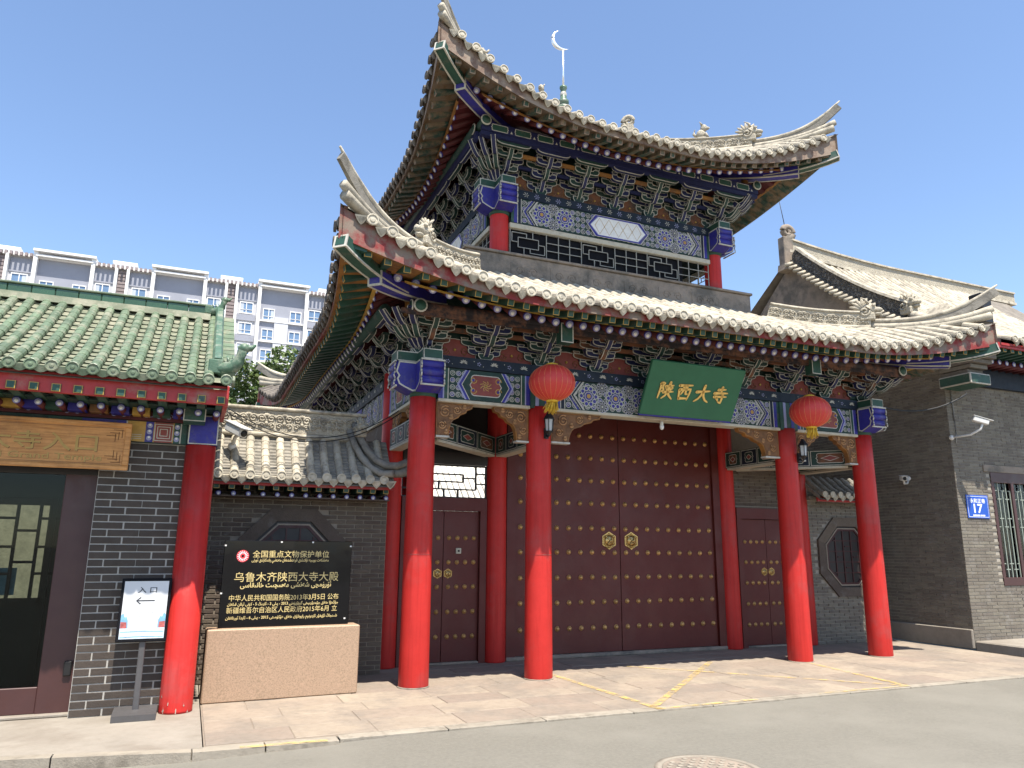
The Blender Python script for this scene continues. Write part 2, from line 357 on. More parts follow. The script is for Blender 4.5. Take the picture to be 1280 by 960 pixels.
    def mesh(s, name):
        me = bpy.data.meshes.new(name); me.from_pydata(s.v, [], s.f)
        for m in s.mats: me.materials.append(MATS[m])
        me.polygons.foreach_set('material_index', s.m); me.polygons.foreach_set('use_smooth', s.sm)
        me.validate(); me.update(); return me
W = {}
def ob(name, data, parent=None, loc=(0, 0, 0), rz=0, local=False, rot=None, stuff=False, label=None):
    """data: MB, mesh or None. loc is in world space unless local (child of a turned parent)."""
    if isinstance(data, MB): data = data.mesh(name)
    o = bpy.data.objects.new(name, data); col.objects.link(o)
    loc = Vector(loc)
    if parent is not None:
        o.parent = parent
        o.location = loc if local else loc-W[parent.name]
    else: o.location = loc
    W[o.name] = loc
    o.rotation_euler = rot if rot else (0, 0, rz)
    if stuff: o['kind'] = 'stuff'
    if label: o['label'] = label
    return o
def obM(name, data, parent, M):
    if isinstance(data, MB): data = data.mesh(name)
    o = bpy.data.objects.new(name, data); col.objects.link(o); o.parent = parent
    o.matrix_basis = Matrix.Translation(-W[parent.name]) @ M; W[o.name] = M.translation.copy(); return o
def thing(name, label, cat, loc=(0, 0, 0), group=None, data=None, rz=0, rot=None):
    o = ob(name, data, None, loc, rz, rot=rot); o['label'] = label; o['category'] = cat
    if group: o['group'] = group
    return o
def structure(name, data): o = ob(name, data); o['kind'] = 'structure'; return o
def arc(cx, cz, r, a0, a1, n=8): return [(cx+r*math.cos(math.radians(a0+(a1-a0)*i/n)), cz+r*math.sin(math.radians(a0+(a1-a0)*i/n))) for i in range(n+1)]
def spiral(cx, cz, r0, r1, a0, turns, n=22):
    return [(cx+(r0+(r1-r0)*i/n)*math.cos(a0+turns*2*PI*i/n), cz+(r0+(r1-r0)*i/n)*math.sin(a0+turns*2*PI*i/n)) for i in range(n+1)]
def text_mesh(body, size, m, extrude=.0, align='LEFT', bold=0):
    cu = bpy.data.curves.new('lettering', 'FONT'); cu.body = body; cu.size = size; cu.align_x = align; cu.extrude = extrude; cu.offset = bold; cu.resolution_u = 3
    o = bpy.data.objects.new('lettering', cu); col.objects.link(o)
    dg = bpy.context.evaluated_depsgraph_get(); me = bpy.data.meshes.new_from_object(o.evaluated_get(dg))
    bpy.data.objects.remove(o); me.materials.clear(); me.materials.append(MATS[m]); return me
STAND = (PI/2, 0, 0)      # stands lettering up, facing the street

def brick_field(parent, org, rz, length, height, bl, bh, joint, proud, m, hole=None, limit=300, first=None, z_first=True):
    """courses of single bricks on a wall face; org = lower corner, u runs along local +x, outward = local -y"""
    spots = []; nz = int(height/bh)
    for k in range(nz):
        u = -bl/2 if k % 2 else 0
        while u < length-.02:
            a, b = max(u, 0), min(u+bl, length)
            if b-a > .04 and not (hole and hole((a+b)/2, (k+.5)*bh)): spots.append((a, b, k*bh))
            u += bl
    if first: spots.sort(key=lambda q: -first(q[0], q[2]))
    R = Matrix.Rotation(rz, 4, 'Z'); cache = {}
    for a, b, z in spots[:limit]:
        L = round(b-a, 2)
        if L not in cache: cache[L] = MB().bbox(joint/2, L-joint/2, -proud, .01, joint/2, bh-joint/2, m, .003).mesh('brick')
        ob('brick', cache[L], parent, Vector(org)+R @ Vector((a, random.uniform(-.002, .002), z)), rz)
    if len(spots) > limit:
        mb = MB()
        for a, b, z in spots[limit:]:
            q = random.uniform(-.002, .002)
            mb.box(a+joint/2, b-joint/2, -proud+q, .01, z+joint/2, z+bh-joint/2, m)
        o = ob('brickwork', mb, parent, org, rz, stuff=True)

# ================================================================ THE SETTING
XC = 3.775
g_ = MB(); g_.add([(-600, -600, -.16), (600, -600, -.16), (600, 900, -.16), (-600, 900, -.16)], [(0, 1, 2, 3)], 'ground')
structure('ground', g_)
def road_z(x): t = min(1, max(0, (x+4.6)/4.2)); return -.115+.107*t*t*(3-2*t)
def edge_y(x):
    P = [(-30, -1.80), (-3.76, -1.88), (-3.1, -2.02), (-2.42, -2.17), (-1.2, -2.22), (9, -2.10), (40, -2.10)]
    for (a, b), (c, d) in zip(P, P[1:]):
        if a <= x <= c: return b+(d-b)*(x-a)/(c-a)
    return -2.1
rd = MB(); xs = [-60, -30, -12, -8]+[-6+.4*i for i in range(20)]+[3+i for i in range(0, 38, 3)]+[70]
ys = [0, -.25, -.7, -1.5, -3, -6, -12, -30, -60]
rd.add([(x, edge_y(x)+.06+q if q == 0 else edge_y(x)+q, road_z(x)-(.012 if q > -.3 else 0)) for x in xs for q in ys], [(i*9+j, i*9+j+1, (i+1)*9+j+1, (i+1)*9+j) for i in range(len(xs)-1) for j in range(8)], 'asphalt')
structure('road', rd)
# pavement bed, its slabs, the concrete apron by the shop and the kerb
pv = MB(); pv.box(-2.33, 9.6, -2.04, 1.62, -.13, -.0055, 'slab_joint')
pave = structure('pavement', pv)
cache = {}
def slab(x0, x1, y0, y1, m='slab', z=0.0):
    k = (round(x1-x0, 2), round(y1-y0, 2), m)
    if k not in cache: cache[k] = MB().bbox(.004, k[0]-.004, .004, k[1]-.004, -.06, 0, m, .004).mesh('paving_slab')
    ob('paving_slab', cache[k], pave, (x0, y0, z+random.uniform(-.002, .002)))
y = -1.98; row = 0
while y < 1.55:
    h = [.46, .46, .40, .46][row % 4]; x = -2.32+(-.42 if row % 2 else 0)
    while x < 9.55:
        w = random.choice([.84, .84, .96, .72]); a, b = max(x, -2.32), min(x+w, 9.58)
        if 9.58-b < .25: b = 9.58; w = 2
        if b-a > .12: slab(a, b, y, min(y+h, 1.6))
        x += w
    y += h; row += 1
x = -1.25
while x < 9.5:                                            # flush edge stones next to the road
    slab(x, min(x+.98, 9.58), -2.15+(.02 if x > 3 else 0), -1.985, 'kerb_stone', -.002); x += .98
ap = MB()
def strip(mb, xs, y0f, y1f, z0, z1, m):
    T = [(x, y0f(x), z1) for x in xs]+[(x, y1f(x), z1) for x in xs]; n = len(xs)
    Bm = [(p[0], p[1], z0) for p in T]
    fs = [(i, i+1, n+i+1, n+i) for i in range(n-1)]+[(2*n+i+1, 2*n+i, i, i+1) for i in range(n-1)]+[(n-1, 3*n-1, 4*n-1, 2*n-1), (2*n, 0, n, 3*n)]
    mb.add(T+Bm, fs, m)
ax = [-30, -14, -8, -5, -4.4, -3.76, -3.4, -3.1, -2.8, -2.42, -2.34]
strip(ap, ax, lambda x: edge_y(x)+.13, lambda x: 1.6, -.14, -.002, 'concrete')
ob('apron', ap, pave)
kx = [-7.4, -6.4, -5.4, -4.42, -3.42, -2.42, -1.86, -1.26]
for a, b in zip(kx, kx[1:]):
    kb = MB(); n = 4
    strip(kb, [a+.006+(b-a-.012)*i/n for i in range(n+1)], lambda x: edge_y(x), lambda x: edge_y(x)+.125 if x < -2.35 else edge_y(x)+.17, -.16, .0 if b < -2 else -.003, 'kerb_stone')
    ob('kerb_stone', kb, pave)
# yellow box marking painted on the slabs
def line(a, b, w=.085, name='painted_line'):
    a, b = Vector((*a, 0)), Vector((*b, 0)); d = (b-a).normalized(); r = Vector((-d.y, d.x, 0))*w/2; mb = MB()
    mb.add([a-r+V(0, 0, .007), b-r+V(0, 0, .007), b+r+V(0, 0, .007), a+r+V(0, 0, .007)], [(0, 1, 2, 3)], 'yellow_line'); return mb
ym = line((1.90, .20), (2.02, -2.13)); mk = structure('road_marking', ym)
for a, b, w in [((1.96, -2.06), (4.62, .42), .085), ((5.95, .30), (5.62, -2.06), .085), ((5.58, -2.02), (3.2, .44), .06), ((1.98, -2.12), (3.3, -2.08), .07), ((4.2, -2.07), (5.66, -2.07), .05)]:
    ob('painted_line', line(a, b, w), mk)
kl = MB(); kl.add([(-2.06, edge_y(-2.06)-.005, .004), (-1.36, edge_y(-1.36)-.005, .004), (-1.36, edge_y(-1.36)+.07, .004), (-2.06, edge_y(-2.06)+.07, .004)], [(0, 1, 2, 3)], 'yellow_line')
ob('painted_line', kl, mk)
# manhole cover
mh = thing('manhole_cover', 'round patterned iron manhole cover set in the grey asphalt road', 'manhole', (1.14, -4.06, road_z(1.14)+.002))
ring = MB(); n = 40
ring.lathe([(.40, 0), (.40, .008), (.345, .010), (.345, 0)], 'kerb_stone', n, caps=False); ob('rim', ring, mh, (1.14, -4.06, road_z(1.14)+.001))
lid = MB(); lid.lathe([(.34, -.01), (.34, .004), (.0001, .004)], 'stone_gray', n, smooth=False)
for i in range(-6, 7):
    for j in range(-6, 7):
        if math.hypot(i, j) < 6.2 and (i+j) % 2 == 0: lid.box(i*.05-.018, i*.05+.018, j*.05-.018, j*.05+.018, .003, .008, 'kerb_stone')
ob('lid', lid, mh, (1.14, -4.06, road_z(1.14)+.003))

# ================================================================ THE GATE
gate = thing('temple_gate', 'two-tiered temple gate with red columns, upturned tiled eaves and wide studded doors', 'gate', (XC, 3.6, 0))
class Roof:
    def __init__(s, cx, cy, hx, hy, D, z0, rise, conc, dy, dz, E): s.__dict__.update(locals())
    def pt(s, side, a, d, h=0):
        half = s.hx if side in (0, 2) else s.hy
        e = max(0, half-max(d, 0)-abs(a)); G = max(0, 1-e/s.E)**2; t = d/s.D
        k = G*max(0, 1-max(t, 0))**2; sg = 1 if a >= 0 else -1
        aa = a+sg*s.dy*k; dd = d-s.dy*k
        z = s.z0+s.rise*((1-s.conc)*t+s.conc*t*abs(t))+s.dz*k+h
        if side == 0: return V(s.cx+aa, s.cy-s.hy+dd, z)
        if side == 1: return V(s.cx-s.hx+dd, s.cy-aa, z)      # a>0 is towards the street
        if side == 2: return V(s.cx-aa, s.cy+s.hy-dd, z)
        return V(s.cx+s.hx-dd, s.cy+aa, z)
    def drop(s, side, a, d=0):
        e = max(0, s.half(side)-max(d, 0)-abs(a)); return -.26*max(0, 1-e/s.E)**2.2
    def half(s, side): return s.hx if side in (0, 2) else s.hy
    def hip(s, corner, d, h=0):   # 0 front-left 1 front-right 2 back-left 3 back-right
        side, sg = {0: (0, -1), 1: (0, 1), 2: (2, 1), 3: (2, -1)}[corner]
        return s.pt(side, sg*(s.half(side)-d), d, h)
RZ = {0: 0, 1: -PI/2, 2: PI, 3: PI/2}
LOW = Roof(XC, 3.6, 4.96, 4.93, 2.63, 4.60, 1.25, .25, .25, .62, 2.4)
UPP = Roof(XC, 3.45, 3.50, 3.33, 3.33, 8.12, 1.80, .30, .27, .88, 2.74)

# shared small pieces -------------------------------------------------
te = MB(); te.lathe([(.066, 0), (.066, .028), (.055, .030), (.052, .020), (.030, .020), (.028, .028), (.0001, .030)], 'tile_end', 12, Matrix.Rotation(PI/2, 4, 'X'), smooth=False)
M_tile_end = te.mesh('tile_end')
dp = MB(); hp = [(-.075, .02), (-.05, -.03), (-.028, -.06), (0, -.085), (.028, -.06), (.05, -.03), (.075, .02)]
dp.prism(hp, 'y', -.012, .012, 'tile_end', Matrix.Rotation(.35, 4, 'X')); dp.prism(inset(hp, .016), 'y', -.017, -.011, 'tile_stone', Matrix.Rotation(.35, 4, 'X'))
M_drip = dp.mesh('drip_tile')
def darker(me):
    c = me.copy(); c.materials.clear(); [c.materials.append(MATS['tile_side_shade']) for _ in range(max(1, len(me.materials)))]; return c
M_tile_end_d, M_drip_d = darker(M_tile_end), darker(M_drip)  # left-side copies, coloured darker to stand for shade
def fly_mesh(L):
    b = MB(); b.box(-.046, .046, .004, L, -.040, .040, 'green'); b.box(-.042, .042, -.002, .008, -.042, .042, 'gold'); b.box(-.034, .034, -.005, .0, -.034, .034, 'green')
    return b.mesh('flying_rafter')
def rnd_mesh(L):
    b = MB(); R_ = Matrix.Rotation(-PI/2, 4, 'X')
    b.lathe([(.046, .008), (.046, L)], 'dark_red', 10, R_); b.lathe([(.049, 0), (.049, .02)], 'blue', 12, R_)
    b.lathe([(.042, -.003), (.042, .002)], 'lav', 12, R_ @ Matrix.Translation((0, .004, 0))); b.lathe([(.022, -.006), (.022, .0)], 'white_plain', 10, R_ @ Matrix.Translation((0, .010, 0)))
    return b.mesh('round_rafter')
M_fly, M_rnd = fly_mesh(.55), rnd_mesh(1.0)
M_flyw = MB().box(-.048, .048, .004, .55, -.040, .040, 'green_worn').box(-.044, .044, -.002, .010, -.044, .044, 'brown_worn').box(-.03, .03, -.004, .0, -.03, .03, 'green_worn').mesh('flying_rafter')
def along(P, Q):
    d = (Q-P).normalized(); r = d.cross(V(0, 0, 1)).normalized(); u = r.cross(d)
    return Matrix(((r.x, d.x, u.x, P.x), (r.y, d.y, u.y, P.y), (r.z, d.z, u.z, P.z), (0, 0, 0, 1)))
def half_tube(mb, pts, r, m):
    """one row of overlapping cover tiles laid up the slope"""
    path = []; rad = []
    for i in range(len(pts)-1):
        path += [pts[i], pts[i].lerp(pts[i+1], .97)]; rad += [r*1.07, r*.95]
    n = 7; prof = [(math.cos(PI*j/(n-1)), math.sin(PI*j/(n-1))) for j in range(n)]+[(-1, -.5), (1, -.5)]
    mb.sweep(path, prof, m, False, True, True, rad)

def eaves(R, nm, sp, worn, tilem, fly, board, strip_m):
    deck = MB(); na = 48; D = R.D
    for side in range(4):
        H = R.half(side); nd = 9; vs = []; fs = []
        for i in range(na+1):
            s = -1+2*i/na
            for j in range(nd+1):
                d = D*j/nd; vs.append(R.pt(side, s*(H-d), d, -.035))
        for i in range(na):
            for j in range(nd): fs.append((i*(nd+1)+j, (i+1)*(nd+1)+j, (i+1)*(nd+1)+j+1, i*(nd+1)+j+1))
        deck.add(vs, fs, 'tile_gap', True)
        def strip_(d0, h0, d1, h1, m, q=3, trim=0):
            vs, fs = [], []
            for i in range(na+1):
                s = -1+2*i/na
                for j in range(q+1):
                    d = d0+(d1-d0)*j/q; a_ = s*(H-max(d, 0)-trim); vs.append(R.pt(side, a_, d, h0+(h1-h0)*j/q+R.drop(side, a_, d)))
            for i in range(na):
                for j in range(q): fs.append((i*(q+1)+j, i*(q+1)+j+1, (i+1)*(q+1)+j+1, (i+1)*(q+1)+j))
            deck.add(vs, fs, m, True)
        strip_(.03, -.15, .62, -.225, board if side < 2 else 'green_worn', 3)  # right and rear boards coloured darker, standing for shaded undersides
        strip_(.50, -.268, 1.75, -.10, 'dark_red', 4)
        strip_(.46, -.285, .46, -.262, strip_m, 1, .30); strip_(.46, -.285, .51, -.285, strip_m, 1, .30)
    roof = ob(nm, deck, gate)
    fas = MB()
    for side in range(4):
        H = R.half(side); n = 60
        for (h0, h1, d, m) in ((-.155, -.045, .035, worn),):
            vs = []
            for i in range(n+1):
                a = (-1+2*i/n)*H
                q_ = R.drop(side, a); vs += [R.pt(side, a, d, h0+q_), R.pt(side, a, d, h1), R.pt(side, a, d+.04, h0+q_), R.pt(side, a, d+.04, h1)]
            fs = []
            for i in range(n): k = i*4; fs += [(k, k+4, k+5, k+1), (k+2, k+6, k+4, k), (k+1, k+5, k+7, k+3)]
            fas.add(vs, fs, m)
    ob('fascia_board', fas, roof)
    far = MB(); farr = MB()
    for side in range(4):
        H = R.half(side); n = int(2*H/sp); s = 2*H/n
        for i in range(n):
            a = -H+s*(i+.5); dm = min(D, H-abs(a))-.03
            if dm > .08:
                k = max(2, int(dm/.27)+1); pts = [R.pt(side, a, -.02+(dm+.02)*j/(k-1), -.005) for j in range(k)]
                if side < 2:
                    tr = MB(); half_tube(tr, pts, .058, 'tile_side_shade' if side else tilem); ob('tile_row', tr, roof)
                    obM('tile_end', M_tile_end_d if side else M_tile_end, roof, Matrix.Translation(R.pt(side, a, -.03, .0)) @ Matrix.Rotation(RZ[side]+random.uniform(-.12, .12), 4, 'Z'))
                else: half_tube(far, pts, .058, tilem)
            if i < n-1 and side < 2:
                if random.random() < (.97 if side else .72) or abs(a) > H-2:
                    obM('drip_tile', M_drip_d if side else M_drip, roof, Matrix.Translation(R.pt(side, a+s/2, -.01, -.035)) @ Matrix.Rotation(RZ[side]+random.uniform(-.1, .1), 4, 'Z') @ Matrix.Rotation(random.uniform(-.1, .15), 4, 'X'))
            # rafters
            dmf = H-abs(a)
            di = min(.62, max(.30, dmf+.05)); q_ = R.drop(side, a); P, Q = R.pt(side, a, .09, -.195+q_), R.pt(side, a, .62, -.265+q_*.9)
            if side < 2: obM('flying_rafter', fly, roof, along(P, Q) @ Matrix.Diagonal((1, (di-.09)/.53, 1, 1)))
            else: farr.beam(P, P.lerp(Q, (di-.09)/.53),   .09, .08, 'green_worn')
            if dmf > .42:
                P, Q = R.pt(side, a, .50, -.348+q_*.9), R.pt(side, a, 1.50, -.205+q_*.4); k_ = min(1, max(.12, dmf-.48))
                if side < 2: obM('round_rafter', M_rnd, roof, along(P, Q) @ Matrix.Diagonal((1.12, k_, 1.12, 1)))
                else: farr.beam(P, P.lerp(Q, k_), .09, .09, 'dark_red')
    ob('rear_tiling', far, roof, stuff=True); ob('rear_rafters', farr, roof, stuff=True)
    return roof
low_roof = eaves(LOW, 'lower_roof', .196, 'red_worn', 'tile_stone', M_fly, 'orange', 'gold')
upp_roof = eaves(UPP, 'upper_roof', .196, 'brown_worn', 'tile_stone', M_flyw, 'orange_worn', 'orange')

# corner beams, hip ridges, beasts --------------------------------------
mo = MB()
for s_ in (-1, 1):
    mo.tube([V(p[0], -.004, p[1]) for p in spiral(s_*.052, .035, .048, .010, PI*(.5-s_*.5), 1.5*s_, 16)], .0105, 'tile_stone', 5)
    mo.tube([V(p[0], -.004, p[1]) for p in spiral(s_*.058, -.048, .036, .008, PI*(.5+s_*.5), -1.3*s_, 12)], .0095, 'tile_stone', 5)
for a_ in (-.8, -.4, 0, .4, .8): mo.ball((.045*math.sin(a_), -.004, .03+.05*math.cos(a_)), (.013, .012, .022), 'tile_stone', 6, 4)
mo.ball((0, -.006, -.02), (.02, .014, .02), 'tile_stone', 8, 5); M_motif = mo.mesh('carved_motif')
def hip_parts(R, roof, c, carved_from, D1, tip_lift, tilem):
    # corner beam in two lengths: blue below, green above, white lines along both lower edges
    def run(d0, d1, h0, h1, w, hh, m, n=8, bend=0):
        path = [R.hip(c, d0+(d1-d0)*i/n, h0+(h1-h0)*i/n+bend*(i/n)**3) for i in range(n+1)]
        b = MB(); b.sweep(path, [(-w/2, -hh), (w/2, -hh), (w/2, 0), (-w/2, 0)], m)
        e = .012
        for sx in (-1, 1):
            b.sweep(path, [(sx*w/2-e, -hh-e*.6), (sx*w/2+e, -hh-e*.6), (sx*w/2+e, -hh+e), (sx*w/2-e, -hh+e)], 'white_line')
        p = path[-1]; q = path[-2]; d = (p-q).normalized(); r = d.cross(V(0, 0, 1)).normalized(); u = r.cross(d)
        M = Matrix(((r.x, d.x, u.x, p.x), (r.y, d.y, u.y, p.y), (r.z, d.z, u.z, p.z), (0, 0, 0, 1)))
        b.box(-w/2-.008, w/2+.008, -.004, .012, -hh-.008, .004, 'white_line', M); b.box(-w/2+.018, w/2-.018, .010, .016, -hh+.018, -.018, m, M)
        return b
    ob('corner_beam', run(1.75, .44, -.36, -.545, .17, .16, 'blue', bend=.02), roof)
    ob('corner_beam', run(.82, .04, -.47, -.47, .15, .14, 'green', bend=.09), roof)
    # carved ridge up the hip, thin ridge with upswept tip
    n = 14; cv = MB(); path = [R.hip(c, carved_from+(D1-carved_from)*i/n, .06) for i in range(n+1)]
    cv.sweep(path, [(-.075, -.06), (.075, -.06), (.075, .20), (-.075, .20)], 'carved_stone')
    cv.sweep(path, [(-.10, -.08), (.10, -.08), (.115, -.05), (.10, -.015), (-.10, -.015), (-.115, -.05)], 'tile_stone', True)
    cv.sweep([p+V(0, 0, .0) for p in path], [(-.095, .20), (.095, .20), (.085, .235), (.04, .255), (-.04, .255), (-.085, .235)], tilem, True)
    cr_o = ob('carved_ridge', cv, roof)
    if c < 2:
        L_ = (path[-1]-path[0]).length; k = max(2, int(L_/.23))
        for i in range(k):
            t = (i+.5)/k*n; i0 = min(int(t), n-1); p = path[i0].lerp(path[i0+1], t-i0); d = (path[i0+1]-path[i0]).normalized()
            if c == 1: d = -d
            r = d.cross(V(0, 0, 1)).normalized(); u = r.cross(d)          # d runs to the right seen from the street, r points at the street
            p = p+r*.078+u*.07; obM('carved_motif', M_motif, cr_o, Matrix(((d.x, -r.x, u.x, p.x), (d.y, -r.y, u.y, p.y), (d.z, -r.z, u.z, p.z), (0, 0, 0, 1))))
    tp = MB(); n = 16
    def lift(d): t = max(0, 1-(d+.05)/(carved_from+.05)); return tip_lift*t**3.2
    P1 = [R.hip(c, carved_from-(carved_from+.05)*i/n, .02+lift(carved_from-(carved_from+.05)*i/n)) for i in range(n+1)]
    tp.tube([p+V(0, 0, .13) for p in P1], [.042]*(n-3)+[.036, .030, .022, .014], tilem, 8)
    tp.sweep([p+V(0, 0, .0) for p in P1], [(-.022, -.03), (.022, -.03), (.026, .10), (-.026, .10)], 'tile_shade')
    P2 = [R.hip(c, carved_from-(carved_from-.02)*i/n, .05+.42*lift(carved_from-(carved_from-.02)*i/n)) for i in range(n+1)]
    tp.tube(P2, [.060]*n+[.055], tilem, 9)
    P3 = [R.hip(c, .9-.86*i/n, .0+.10*(i/n)**2) for i in range(n+1)]
    tp.tube(P3, .066, tilem, 9)
    ob('hip_ridge', tp, roof)
def beast_mesh(m='carved_stone', kind=0):
    """ridge beast: snarling head on a scrolled block with a fan of mane behind; faces local -y"""
    b = MB()
    b.bbox(-.09, .09, -.10, .12, -.02, .10, m, .02)
    b.ball((0, -.02, .17), (.085, .12, .10), m, 10, 7)
    b.ball((0, -.14, .15), (.06, .08, .045), m, 8, 6); b.ball((0, -.13, .09), (.05, .07, .03), m, 8, 5)
    for s in (-1, 1):
        b.ball((s*.06, -.09, .215), .03, m, 8, 5)
        b.tube([V(s*.05, -.02, .24), V(s*.08, .02, .31), V(s*.07, .08, .35)], [.022, .016, .006], m, 6)
        b.tube([V(s*.085, p[0]*1, p[1]) for p in spiral(.04, .12, .085, .015, PI*.6, 1.5, 16)], .018, m, 6)
    for i in range(7):
        a = math.radians(20+i*22)
        b.tube([V(0, .05, .17), V(0, .05+math.cos(a)*.12, .17+math.sin(a)*.12), V(0, .05+math.cos(a)*.20, .17+math.sin(a)*.19)], [.035, .03, .012], m, 6)
    return b.mesh('ridge_beast')
M_beast = beast_mesh()
def scroll_mesh(m='carved_stone'):
    b = MB()
    b.tube([V(0, p[0], p[1]) for p in spiral(0, .17, .13, .02, -PI/2, 1.7, 26)], [.05-.025*i/26 for i in range(27)], m, 8)
    b.bbox(-.06, .06, -.10, .10, -.05, .08, m, .015); return b.mesh('ridge_scroll')
M_scroll = scroll_mesh()
fg = MB(); fg.bbox(-.06, .06, -.08, .08, -.06, .03, 'carved_stone', .012); fg.ball((0, .02, .09), (.065, .08, .09), 'carved_stone', 10, 6); fg.ball((0, -.03, .20), (.05, .06, .07), 'carved_stone', 10, 6); fg.ball((0, -.08, .19), (.03, .05, .03), 'carved_stone', 8, 5)
for s_ in (-1, 1): fg.tube([V(s_*.03, -.01, .25), V(s_*.04, .03, .31)], [.018, .006], 'carved_stone', 6); fg.tube([V(s_*.04, -.06, .08), V(s_*.05, -.10, .0)], [.025, .02], 'carved_stone', 6)
fg.tube([V(0, .09, .06), V(0, .14, .12), V(0, .12, .20)], [.03, .025, .01], 'carved_stone', 6); M_fig = fg.mesh('ridge_figure'); fg.bbox(-.07, .07, -.07, .07, -.55, -.058, 'carved_stone', .012); M_figt = fg.mesh('ridge_figure')
sb_ = MB(); sb_.tube([V(0, p[0], p[1]) for p in spiral(0, .17, .14, .02, -PI/2, 1.7, 26)], [.055-.025*i/26 for i in range(27)], 'carved_stone', 8); sb_.bbox(-.06, .06, -.10, .10, -.40, .08, 'carved_stone', .015); M_scrollt = sb_.mesh('ridge_scroll')
DIAG = {0: -PI/4, 1: PI/4, 2: -PI*3/4, 3: PI*3/4}
for c in range(4):
    hip_parts(LOW, low_roof, c, 1.12, 2.20, .46, 'tile_stone')
    hip_parts(UPP, upp_roof, c, .92, 3.2, .48, 'tile_stone')
    p = LOW.hip(c, 1.14, .16); obM('ridge_beast', M_beast, low_roof, Matrix.Translation(p) @ Matrix.Rotation(DIAG[c], 4, 'Z') @ Matrix.Scale(1.12, 4))
    p = UPP.hip(c, .94, .16); obM('ridge_beast', M_beast, upp_roof, Matrix.Translation(p) @ Matrix.Rotation(DIAG[c], 4, 'Z') @ Matrix.Scale(1.1, 4))
    p = UPP.hip(c, 2.45, .50); obM('ridge_scroll', M_scrollt, upp_roof, Matrix.Translation(p) @ Matrix.Rotation(DIAG[c], 4, 'Z'))
    p = UPP.hip(c, 1.50, .30); obM('ridge_figure', M_fig, upp_roof, Matrix.Translation(p) @ Matrix.Rotation(DIAG[c], 4, 'Z') @ Matrix.Scale(1.15, 4))
for c in (0, 2): p = UPP.hip(c, 2.80, .72); obM('ridge_figure', M_figt, upp_roof, Matrix.Translation(p) @ Matrix.Rotation(DIAG[c], 4, 'Z') @ Matrix.Scale(1.2, 4))
# finial with the crescent
ap_ = V(XC+.05, 3.45, 10.26)
fn = MB(); fn.lathe([(.34, -.75), (.32, -.3), (.30, -.15), (.30, .0), (.22, .06), (.20, .12), (.24, .14), (.24, .22), (.15, .26), (.14, .30), (.20, .32), (.21, .38), (.13, .42), (.12, .46), (.16, .48), (.16, .54), (.10, .57), (.08, .80), (.11, .84), (.11, .88), (.03, .90)], 'gdragon', 20)
f_ = ob('finial', fn, upp_roof, ap_); FS = Matrix.Diagonal((.72, .72, 1, 1)); fn_me = f_.data; fn_me.transform(FS)
for z0, z1, r0, r1 in ((.225, .255, .19, .15), (.385, .42, .165, .125), (.66, .74, .092, .086)):
    ob('finial_band', MB().lathe([(r0*.72, z0), (r0*.72+.008, (z0+z1)/2), (r1*.72, z1)], 'white_line', 20, caps=False), f_, ap_)
ob('finial_rod', MB().tube([ap_+V(0, 0, .85), ap_+V(0, 0, 1.78)], .022, 'silver', 8), f_)
cr = MB(); out, n = [], 22
for i in range(n+1):
    a = math.radians(105+i*200/n); out.append((.24*math.cos(a), .24*math.sin(a)))
inn = []
for i in range(n+1):
    a = math.radians(105+i*200/n); t = i/n; r = .24-.075*math.sin(PI*t); inn.append((r*math.cos(a), r*math.sin(a)))
path = [V((o_[0]+i_[0])/2, 0, (o_[1]+i_[1])/2) for o_, i_ in zip(out, inn)]
cr.tube(path, [max(.004, .048*math.sin(PI*i/n)) for i in range(n+1)], 'silver', 10)
ob('crescent', cr, f_, ap_+V(-.02, 0, 2.0), rz=-.25)

# columns ---------------------------------------------------------------
def column_mesh(h, r0, r1):
    b = MB(); b.lathe([(r0*.98, 0), (r0, .02)]+[(r0+(r1-r0)*i/8, .02+(h-.02)*i/8) for i in range(1, 9)], 'col_red', 32)
    return b
M_col = column_mesh(3.47, .180, .165).mesh('column'); M_colb = column_mesh(4.1, .165, .155).mesh('column')
COLX = [0, 1.63, 5.92, 7.55]
for x in COLX:
    c_ = ob('column', M_col, gate, (x, 0, 0))
    ob('column_seam', MB().lathe([(.1765, 1.52), (.1768, 1.524), (.1765, 1.528)], 'red_board', 32, caps=False), c_, (x, 0, 0)) if x < 2 else None
    ob('column_foot', MB().lathe([(.19, -.004), (.192, .006), (.184, .012)], 'stone_gray', 32), c_, (x, 0, 0))
    ob('column', M_colb, gate, (x, 1.52, 0))
    ob('column', M_colb, gate, (x, 5.68, 0)); ob('column', M_col, gate, (x, 7.2, 0))
M_colu = column_mesh(1.30, .155, .150).mesh('column')
for x in (1.63, 5.92):
    for y_ in (1.52, 5.38): ob('column', M_colu, gate, (x, y_, 6.10))
